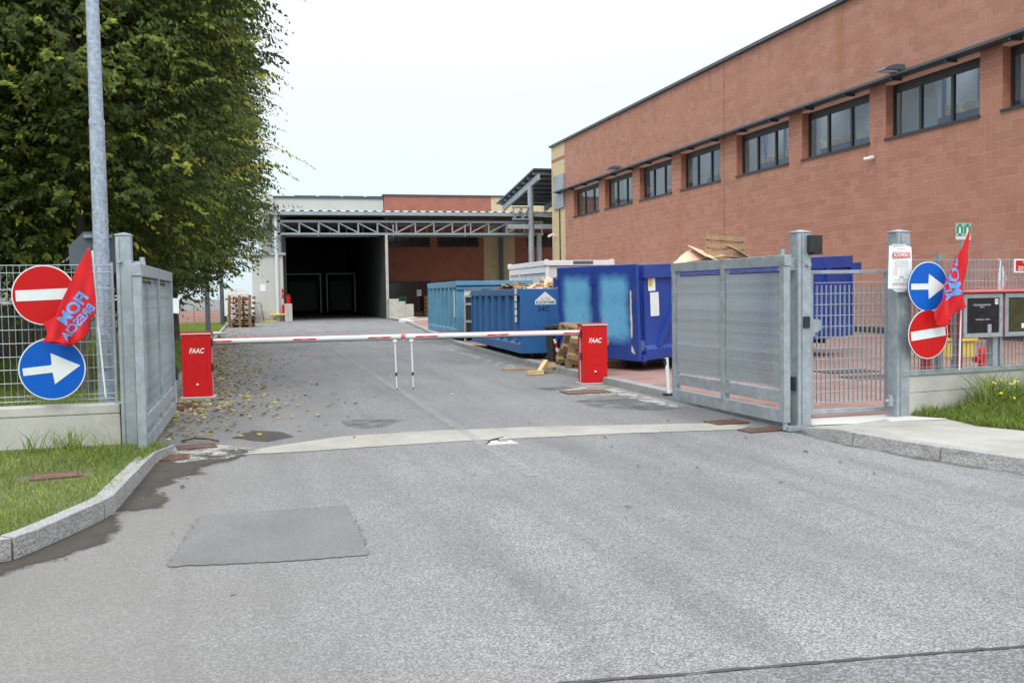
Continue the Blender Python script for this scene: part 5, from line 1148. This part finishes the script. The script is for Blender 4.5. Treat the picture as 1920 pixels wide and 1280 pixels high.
# ultramarine container: long side with braces towards the gate, double doors on its left end
PA = Vector((7.17, 16.75, Z0 + .20)); angA = math.atan2(18.9 - 16.69, 13.12 - 7.17); WA, LA, HA = 2.55, 6.45, 1.80
yax = Vector((math.cos(angA), math.sin(angA), 0)); xax = Vector((math.sin(angA), -math.cos(angA), 0))
orgA = PA - xax * WA / 2
cA = container('waste_container', 'ultramarine waste container with two sun bleached doors on its left end', orgA, angA - math.pi / 2, WA, LA, HA, MT['cA'], 4, ribstyle='flat', endface='none', railh=.26, tilt=math.radians(2.1))
hx = WA / 2
part('door_sill', bx(-hx, hx, -.10, 0, -.02, .10), MT['cA'], cA)
dm = MB().box(0, WA / 2 - .02, -.06, 0, .06, HA + .02)
dr = part('door', dm, MT['cA_door'], cA, (-hx + .01, -.01, 0), bevel=.012); 
dr2 = part('door', MB().box(0, WA / 2 + .05, -.06, 0, .0, HA + .02), MT['cA_door'], cA, (-.02, -.09, 0), (0, 0, -.05), bevel=.012)
for o_ in (dr, dr2):
    for z in (.35, 1.45): part('hinge', MB().box(-.05, .05, -.10, -.061, z, z + .14).tube([(-.02, -.11, z - .03), (-.02, -.11, z + .17)], .03, 8), MT['cA'], o_)
part('scratch', MB().prismM(jag([(-.015, -.45), (.03, -.42), (.022, .1), (.03, .42), (-.01, .46), (-.02, .0)], .08, .008, 22), .002, Matrix.Translation((1.13, -.0605, .88)) @ MXZ), mat('bare_chipped_paint', (.62, .60, .42), .8), dr2)
part('scratch', MB().prismM(jag([(-.02, -.05), (.10, -.09), (.05, .02), (.0, .08)], .04, .008, 23), .002, Matrix.Translation((1.12, -.0605, .22)) @ MXZ), mat('bare_chipped_paint', (.62, .60, .42), .8), dr2)
for y0, y1 in ((.35, 1.15), (2.1, 2.9), (4.0, 4.8)): part('diagonal_brace', MB().beam((hx - .055, y0, .22), (hx - .055, y1, HA - .28), .10, .10, (1, 0, 0)), MT['cA'], cA)
part('end_hook', bx(-.1, hx, LA, LA + .32, HA - .42, HA - .16), MT['cA'], cA, bevel=.01)
part('sticker', bx(hx - .066, hx - .060, .16, .34, 1.30, 1.56), MT['paper'], cA); part('sticker', bx(hx - .066, hx - .060, .20, .42, .82, 1.27), MT['sign_white'], cA); part('sticker', bx(hx - .0595, hx - .057, .17, .27, 1.38, 1.54), MT['yellow'], cA)
# scrap boards in the containers
def heap(name, label, c, rx, ry, h, n, m, seed, sz=(.25, .7)):
    g = random.Random(seed); mb = MB()
    for i in range(n):
        x, y = g.uniform(-rx, rx), g.uniform(-ry, ry); k = max(0, 1 - (x / rx) ** 2 * .8 - (y / ry) ** 2 * .6); z = h * k * g.uniform(.4, 1)
        M = Matrix.Translation((c[0] + x, c[1] + y, c[2] + z)) @ Matrix.Rotation(g.uniform(0, 6.28), 4, 'Z') @ Matrix.Rotation(g.gauss(0, .45), 4, 'X') @ Matrix.Rotation(g.gauss(0, .35), 4, 'Y')
        a, b = g.uniform(*sz), g.uniform(sz[0] * .5, sz[1] * .6); mb.box(-a / 2, a / 2, -b / 2, b / 2, 0, .014, M)
    o = link(name, mb.mesh(name, m)); return tag(o, label, None, None, 'stuff')
heap('scrap_heap', 'heap of broken brown boards and card in the blue container', (7.45, 22.3, 1.62), .62, 1.2, .36, 320, MT['wood'], 4, (.10, .30)); heap('scrap_heap', 'pale board offcuts among the scrap in the blue container', (7.3, 22.4, 1.64), .7, 1.2, .30, 60, MT['board'], 5, (.15, .40))
heap('scrap_heap', 'loose scrap low in the left part of the blue container', (6.85, 24.6, 1.58), .5, 1.3, .26, 90, MT['wood_dark'], 6, (.2, .5))
def board(label, loc, rot, a, b, m='board'):
    t = tag(link('scrap_board', MB().prism(jag([(-a / 2, -b / 2), (a / 2, -b / 2), (a / 2, b / 2), (-a / 2, b / 2)], .2, .03, int(a * 100)), 0, .018).mesh('scrap_board', MT[m]), None, loc, rot), label, 'board'); return t
board('large pale board lying on the scrap in the blue container', (6.95, 22.0, 1.66), (.35, -.1, .3), .8, .45)
board('pink tinted board leaning among the scrap, right in the blue container', (7.9, 21.9, 1.70), (.5, .35, .9), .5, .35)
# boards and pallets on top of the ultramarine container
def onA(y, x, z): return orgA + yax * y + xax * x + Vector((0, 0, z))
heap('scrap_heap', 'pale boards heaped above the rim of the ultramarine container', tuple(onA(2.75, .1, 1.70)), .6, .45, .22, 20, MT['board'], 12, (.4, .9))
board('big pink board on top of the ultramarine container', onA(2.8, .35, 2.0), (.42, .25, angA), 1.0, .7)
board('second pink board sloping down left on the ultramarine container', onA(2.25, .3, 1.92), (.40, -.42, angA + .2), .8, .55)

# ================================================================= PALLETS
def pallet(name, label, loc, rot, m, group=None, simple=False):
    if simple:
        mb = MB()
        for y in (-.35, 0, .35): mb.box(-.6, .6, y - .05, y + .05, 0, .02)
        for y in (-.35, 0, .35):
            for x in (-.53, 0, .53): mb.box(x - .07, x + .07, y - .05, y + .05, .0205, .10)
        for x in (-.53, 0, .53): mb.box(x - .07, x + .07, -.4, .4, .1005, .12)
        for y in (-.35, -.175, 0, .175, .35): mb.box(-.6, .6, y - .055, y + .055, .1205, .142)
        return tag(link(name, mb.mesh('pallet', m), None, loc, rot), label, 'pallet', group)
    t = thing(name, label, 'pallet', loc, 0, group); t.rotation_euler = rot
    s1 = MB().box(-.6, .6, -.05, .05, 0, .02).mesh('plank', m); s2 = MB().box(-.07, .07, -.4, .4, 0, .02).mesh('stringer', m); bk = MB().box(-.07, .07, -.05, .05, 0, .079).mesh('wood_block', m)
    for y in (-.35, 0, .35):
        link('plank', s1, t, (0, y, 0))
        for x in (-.53, 0, .53): link('wood_block', bk, t, (x, y, .0205))
    for x in (-.53, 0, .53): link('stringer', s2, t, (x, 0, .1005))
    for y in (-.35, -.175, 0, .175, .35): link('plank', s1, t, (rnd.uniform(-.01, .01), y, .1215))
    return t
base = Vector((-0.596,53.404,0.000)); 
spl = pallet('pallet', 'bottom pallet of the tall stack by the far left kerb', (base.x, base.y + .5, 0), (0, 0, 0), MT['wood_dark'], 'pallets in the far stack', True)
ORD = ['second', 'third', 'fourth', 'fifth', 'sixth', 'seventh', 'eighth', 'ninth', 'tenth', 'eleventh']
for i in range(1, 12):
    c = copy_tree(spl, None, {}); c.location = (base.x + rnd.uniform(-.03, .03), base.y + .5 + rnd.uniform(-.03, .03), i * .145); c.rotation_euler = (0, 0, rnd.uniform(-.02, .02))
    c['label'] = 'topmost pallet of the tall stack by the far left kerb' if i == 11 else '%s pallet from the ground in the tall stack by the far left kerb' % ORD[i - 1]
tag(link('timber_bearer', bx(-.6, .6, -.38, .38, 0, .064).mesh('timber_bearer', MT['wood_dark']), None, (base.x + .2, base.y + 1.45, .0)), 'flat timber bearer under the second stack behind the far pallets', 'timber')
for i in range(0, 11):
    c = copy_tree(spl, None, {}); c.location = (base.x + .20 + rnd.uniform(-.05, .05), base.y + 1.45 + rnd.uniform(-.03, .03), i * .145 + .065); c.rotation_euler = (0, 0, math.pi / 2 if i % 2 else .04); c['group'] = 'pallets in the hidden second stack'; c['label'] = 'pallet of the second stack hidden behind the tall far stack'
# pallets leaning beside the right cabinet
kb = (5.820,17.312,0.000)
pc = (6.525,17.750,0.317)
pallet('pallet', 'weathered pallet leaning with its underside showing, left of the right cabinet', (pc[0], pc[1] - .1, pc[2] - .02), (math.radians(-66), math.radians(5), math.radians(-4)), MT['wood'], 'pallets dumped by the right barrier')
pallet('pallet', 'lower brown pallet lying against the kerb behind the right cabinet', (pc[0] + .22, pc[1] + .75, .12), (.06, -.08, .15), MT['wood_dark'], 'pallets dumped by the right barrier')
pallet('pallet', 'tilted middle pallet behind the right barrier cabinet', (pc[0] + .08, pc[1] + .55, .42), (math.radians(-50), .12, .05), MT['wood'], 'pallets dumped by the right barrier')
pallet('pallet', 'top pallet resting level just below the white boom', (pc[0] + .12, pc[1] + .45, .80), (.10, .03, .08), MT['wood'], 'pallets dumped by the right barrier')
pallet('pallet', 'darker pallet furthest back in the pile by the right cabinet', (pc[0] + .35, pc[1] + 1.25, .50), (math.radians(75), .05, .2), MT['wood_dark'], 'pallets dumped by the right barrier')
t = tag(link('plank', bx(-.45, .45, -.05, .05, 0, .02).mesh('plank', MT['wood_dark']), None, (6.357,18.300,0.849), (0, .08, .1)), 'single dark plank sticking out above the white boom', 'plank')
for i, (u, v, rz, ry, L_, lb) in enumerate([(1018, 700, .9, -.45, .45, 'pale wooden offcut propped up on the kerb pile'), (1000, 700, .1, 0, .35, 'wooden block end lowest in the small pile'), (1025, 692, .2, 0, .32, 'square timber block on top of the small pile'), (1040, 696, .05, .0, .9, 'thin lath lying along the kerb by the small pile'), (985, 690, -.2, 0, 1.0, 'thin lath pointing left from the small pile')]):
    th = .04 if i > 2 else .09
    tag(link('timber_offcut', bx(-L_ / 2, L_ / 2, -th / 2, th / 2, 0, th * .9).mesh('timber_offcut', MT['wood_new'] if i < 3 else MT['wood']), None, (lambda p_: (p_[0], p_[1], .01 + (.09 if i in (0, 2) else 0)))((5.494,18.269,0.000) if i == 9 else [(5.534,18.111,0.000), (5.319,17.943,0.000), (5.735,18.435,0.000), (5.822,18.251,0.000), (5.471,19.153,0.000)][i]), (0, ry, rz)), lb, 'timber')
# pallets thrown on top of the ultramarine container
pallet('pallet', 'pale pallet standing on edge on top of the ultramarine container', onA(3.25, .2, 2.05), (math.radians(84), math.radians(2), angA), MT['wood'], None)
board('thin slanting plank beside the pallet on the ultramarine container', onA(3.95, .35, 2.0), (0, .35, angA), 1.5, .09, 'wood_new')
# ================================================================= BIN, CABIN, HYDRANT GEAR
bn = thing('wheelie_bin', 'black wheeled bin between the two blue containers', 'bin', (6.217,19.442,0.100), .2); bn.scale = (.62, .62, .80)
part('bin_body', MB().add([(-.2, -.2, .06), (.2, -.2, .06), (.2, .2, .06), (-.2, .2, .06), (-.25, -.28, .92), (.25, -.28, .92), (.25, .25, .92), (-.25, .25, .92)], [(3, 2, 1, 0), (4, 5, 6, 7), (0, 1, 5, 4), (1, 2, 6, 5), (2, 3, 7, 6), (3, 0, 4, 7)]), MT['bin'], bn, bevel=.02)
part('lid', MB().box(-.29, .29, -.32, .30, .925, .99).box(-.2, .2, -.22, .2, .991, 1.02), MT['bin'], bn, bevel=.015); part('wheel', MB().tube([(-.24, .2, .1), (-.2, .2, .1)], .1, 14), MT['black'], bn); part('wheel', MB().tube([(.2, .2, .1), (.24, .2, .1)], .1, 14), MT['black'], bn)
t = thing('barrier_tape', 'scrap of red and white tape hanging by the black bin', 'tape', (6.133,19.200,0.467)); 
for i in range(4): part('tape_band', MB().add([(-.03 + i * .02, 0, .16 - i * .09), (.03 + i * .02, 0, .17 - i * .09), (.05 + i * .02, -.01, .08 - i * .09), (-.01 + i * .02, -.01, .07 - i * .09)], [(0, 3, 2, 1)]), MT['sign_red' if i % 2 else 'sign_white'], t)
t = thing('metal_frame', 'grey slatted metal frame standing between the light and deep blue containers', 'frame', (6.655,29.714,0.100), -.05)
part('upright', bx(-.16, -.1, 0, .05, 0, 1.45), MT['galv'], t); part('upright', bx(.22, .28, 0, .05, 0, 1.45), MT['galv'], t)
for z in (1.40, 1.15, .6): part('crossbar', bx(-.098, .218, 0, .05, z, z + .07), MT['galv'], t)
part('backing', bx(-.098, .218, .055, .07, .3, 1.40), MT['dark'], t)
cb_ = thing('site_cabin', 'white portable site cabin behind the containers', 'cabin', (10.1, 32.5, .12), -.01)
part('body', bx(0.05, 2.45, .05, 5.15, .1, 2.42), MT['white_panel'], cb_); part('roof', bx(-.03, 2.53, -.03, 5.23, 2.44, 2.62), MT['white_paint'], cb_, bevel=.01)
for x in (0, 2.38):
    for y in (0, 5.08): part('corner_post', bx(x, x + .12, y, y + .12, 0, 2.438), MT['white_paint'], cb_)
for x in (-.05, 2.42):
    for y in (-.05, 5.13): part('lifting_corner', bx(x, x + .13, y, y + .12, 2.46, 2.66), MT['white_paint'], cb_)
part('side_rail', bx(.0, .049, .125, 5.075, 2.2, 2.438), MT['white_paint'], cb_); part('brand_strip', bx(1.0, 1.75, -.036, -.031, 2.48, 2.60), MT['downpipe'], cb_)
wf = part('window', MB().box(-.02, .048, 3.35, 3.42, 1.25, 1.95).box(-.02, .048, 3.9, 3.97, 1.25, 1.95).box(-.02, .048, 3.421, 3.899, 1.75, 1.95).box(-.02, .048, 3.421, 3.899, 1.25, 1.30), MT['white_paint'], cb_); part('pane', bx(0.03, .045, 3.42, 3.9, 1.30, 1.75), MT['black'], wf)
for y in (.9, 1.9, 2.9): part('panel_joint', bx(.035, .049, y, y + .03, .2, 2.19), MT['concrete'], cb_)
part('cable', MB().tube([(.0, 3.9, 2.3), (-.02, 3.4, 2.1), (-.02, 3.1, 1.95)], .02, 6), MT['galv'], cb_)

H0 = (12.902,14.675,0.100)
HC = (8.382,9.550,1.254)
hc = thing('hydrant_cabinet', 'red double hydrant cabinet with silver framed glass doors behind the right fence', 'cabinet', (HC[0], HC[1], HC[2]), rzr - .04); hc.scale = (.64, .64, .64)
part('body', bx(-.50, 1.52, .0, .35, -.42, .42), MT['red_paint'], hc); part('roof', MB().box(-.54, 1.56, -.10, .40, .425, .47), MT['pink'], hc, bevel=.01)
for k in range(2):
    x0 = -.47 + k * 1.0; do = part('door', MB().box(x0, x0 + .94, -.04, -.002, .32, .40).box(x0, x0 + .94, -.04, -.002, -.41, -.33).box(x0, x0 + .08, -.04, -.002, -.33, .32).box(x0 + .86, x0 + .94, -.04, -.002, -.33, .32), MT['galv'], hc, bevel=.004)
    part('pane', bx(x0 + .081, x0 + .859, -.02, -.012, -.329, .319), mat('dark_glass_pane' if k == 0 else 'tinted_glass_pane', (.012, .008, .010) if k == 0 else (.05, .045, .012), .12, 0, .2, bump=0), do)
lettering('ATTACCO MANDATA PER AUTOPOMPA', .045, MT['sign_white'], hc, (-.02, -.024, .19), wfit=.42); lettering('UNI 70', .035, MT['sign_white'], hc, (-.02, -.024, .15))
lettering('ROMPERE IL VETRO', .035, MT['sign_white'], hc, (.0, -.024, -.08), wfit=.34); part('label', bx(.12, .21, -.0245, -.021, -.32, -.17), MT['ink_grey'], hc); part('label', bx(.29, .37, -.0245, -.021, .20, .30), MT['sign_white'], hc); lettering('20', .07, MT['ink_red'], hc, (.33, -.0255, .25))
part('label', bx(.95, 1.02, -.0245, -.021, -.26, -.17), MT['sign_white'], hc); part('leg', bx(.33, .45, .05, .2, -.98, -.42), MT['galv'], hc); part('leg', bx(.50, .56, .05, .2, -.98, -.42), MT['galv'], hc); part('leg', bx(-.50, -.42, .05, .2, -.98, -.42), MT['red_paint'], hc)
t = thing('hydrant', 'small red hydrant standing under the glass fronted cabinet', 'hydrant', (H0[0], H0[1], .10))
part('barrel', MB().tube([(0, 0, 0), (0, 0, .30)], .085, 14).tube([(0, 0, .30), (0, 0, .38)], .085, 14, .05), MT['red_paint'], t, smooth=True); part('outlet', MB().tube([(0, 0, .17), (-.17, -.03, .17)], .05, 12), MT['red_paint'], t); part('outlet_cap', MB().tube([(-.17, -.03, .17), (-.2, -.035, .17)], .06, 12), MT['red_paint'], t)
t = thing('yellow_bin', 'yellow plastic salt bin behind the fence bars under the cabinet', 'bin', (12.242,14.300,0.321), .24)
part('tub', bx(-.25, .25, 0, .3, 0, .30), MT['yellow'], t, bevel=.03); part('lid', bx(-.27, .27, -.03, .33, .301, .37), MT['yellow'], t, bevel=.015)
t = thing('red_standpipe', 'dark red square standpipe behind the lowest no entry sign', 'pipe', (11.507,14.436,0.100)); dr_ = mat('dark_red_paint', (.30, .008, .012), .5); part('shaft', bx(-.07, .07, -.07, .07, 0, 1.05), dr_, t); part('cap', bx(-.09, .09, -.09, .09, 1.05, 1.1), dr_, t)
t = thing('red_standpipe', 'red pipe beside the left edge of the hydrant cabinet', 'pipe', (12.477,14.886,0.100)); part('shaft', MB().tube([(0, 0, 0), (0, 0, 1.0)], .06, 10), MT['red_paint'], t); part('brace', MB().tube([(-.05, -.08, .35), (.08, -.08, .95)], .02, 6), MT['galv'], t)
# red notice
NTc = (9.073,9.500,1.835)
t = thing('red_notice', 'white bordered red notice board above the hydrant cabinet at the right edge', 'sign', NTc, .1)
t.scale = (.60, .60, .60); t.rotation_euler.z = rzr
part('board', bx(-.53, .53, 0, .01, -.135, .135), MT['sign_white'], t); part('red_field', bx(-.49, .49, -.003, -.0005, -.105, .105), MT['sign_red'], t)
for i, b_ in enumerate(['ATTACCO DI MANDATA', 'PER AUTOPOMPA', 'Pressione massima 1,2 MPa', 'RETE IDRANTI ANTINCENDIO']): lettering(b_, .056, MT['sign_white'], t, (0, -.0045, .075 - i * .05), wfit=(.62, .45, .84, .86)[i], bold=.02)
part('clip', bx(.3, .34, .011, .05, -.1, .1), MT['galv_dark'], t); part('clip', bx(-.34, -.30, .011, .05, -.1, .1), MT['galv_dark'], t)
# assembly point signs
AS = (14.435,17.000,2.747)
t = thing('assembly_point_signs', 'pair of green assembly point signs on one pole before the block wall', 'sign', AS, .12)
part('pole', MB().tube([(0, .03, -AS[2] + .1), (0, .03, .19)], .03, 8), MT['galv_dark'], t)
for k in (-1, 1):
    cx = k * .105; pn_ = part('sign_plate', bx(cx - .1, cx + .1, -.008, 0, -.17, .17), MT['sign_white'], t); part('green_field', bx(cx - .092, cx + .092, -.0105, -.0085, -.095, .16), MT['green_sign'], pn_)
    pc = MB()
    for dx in (-.02, .02, 0): pc.tube([(cx + dx, -.011, .075 if dx else .085), (cx + dx, -.013, .075 if dx else .085)], .012, 8); pc.box(cx + dx - .010, cx + dx + .010, -.0125 - abs(dx) * .01, -.0108, -.04, .062 if dx else .07)
    for ax_ in (-1, 1):
        for az_ in (-1, 1):
            ox, oz = cx + ax_ * .06, .032 + az_ * .095; pc.prismM([(ox + ax_ * .022, oz + az_ * .022), (ox - ax_ * .018, oz + az_ * .004), (ox - ax_ * .018, oz - az_ * .018), (ox + ax_ * .006, oz - az_ * .018)][::ax_ * az_ * 1], .002, Matrix.Translation((0, -.0108, 0)) @ MXZ)
    part('pictogram', pc, MT['sign_white'], pn_); lettering('PUNTO DI', .03, MT['ink_grey'], pn_, (cx, -.009, -.118), wfit=.13); lettering('RACCOLTA', .03, MT['ink_grey'], pn_, (cx, -.009, -.15), wfit=.13)
# plastic bag on the fence
BG = (8.801,9.750,1.703)
t = thing('plastic_bag', 'small clear plastic bag hanging on the right fence', 'bag', BG, rzr)
part('bag_film', MB().add([(-.02, -.03, .19), (.0, -.03, .20), (.10, -.035, -.02), (.0, -.06, -.14), (-.05, -.03, -.17), (-.07, -.04, -.08), (-.0, -.075, .02)], [(0, 6, 1), (1, 6, 2), (2, 6, 3), (3, 6, 4), (4, 6, 5), (5, 6, 0)]), MT['plastic_film'], t); part('tie', MB().tube([(-.01, -.03, .19), (-.02, .0, .235), (.0, -.03, .2)], .004, 5), MT['sign_white'], t)
# small bollard on left: granite debris at kerb end
t = thing('edge_stone', 'loose pale slab lying at the edge of the grass beyond the left barrier', 'slab', (-1.55, 41.0, .10), .3); part('slab', MB().prism(jag([(-.5, -.9), (.4, -.7), (.5, .9), (-.3, 1.0)], .4, .06, 31), 0, .10), MT['concrete'], t, bevel=.02)
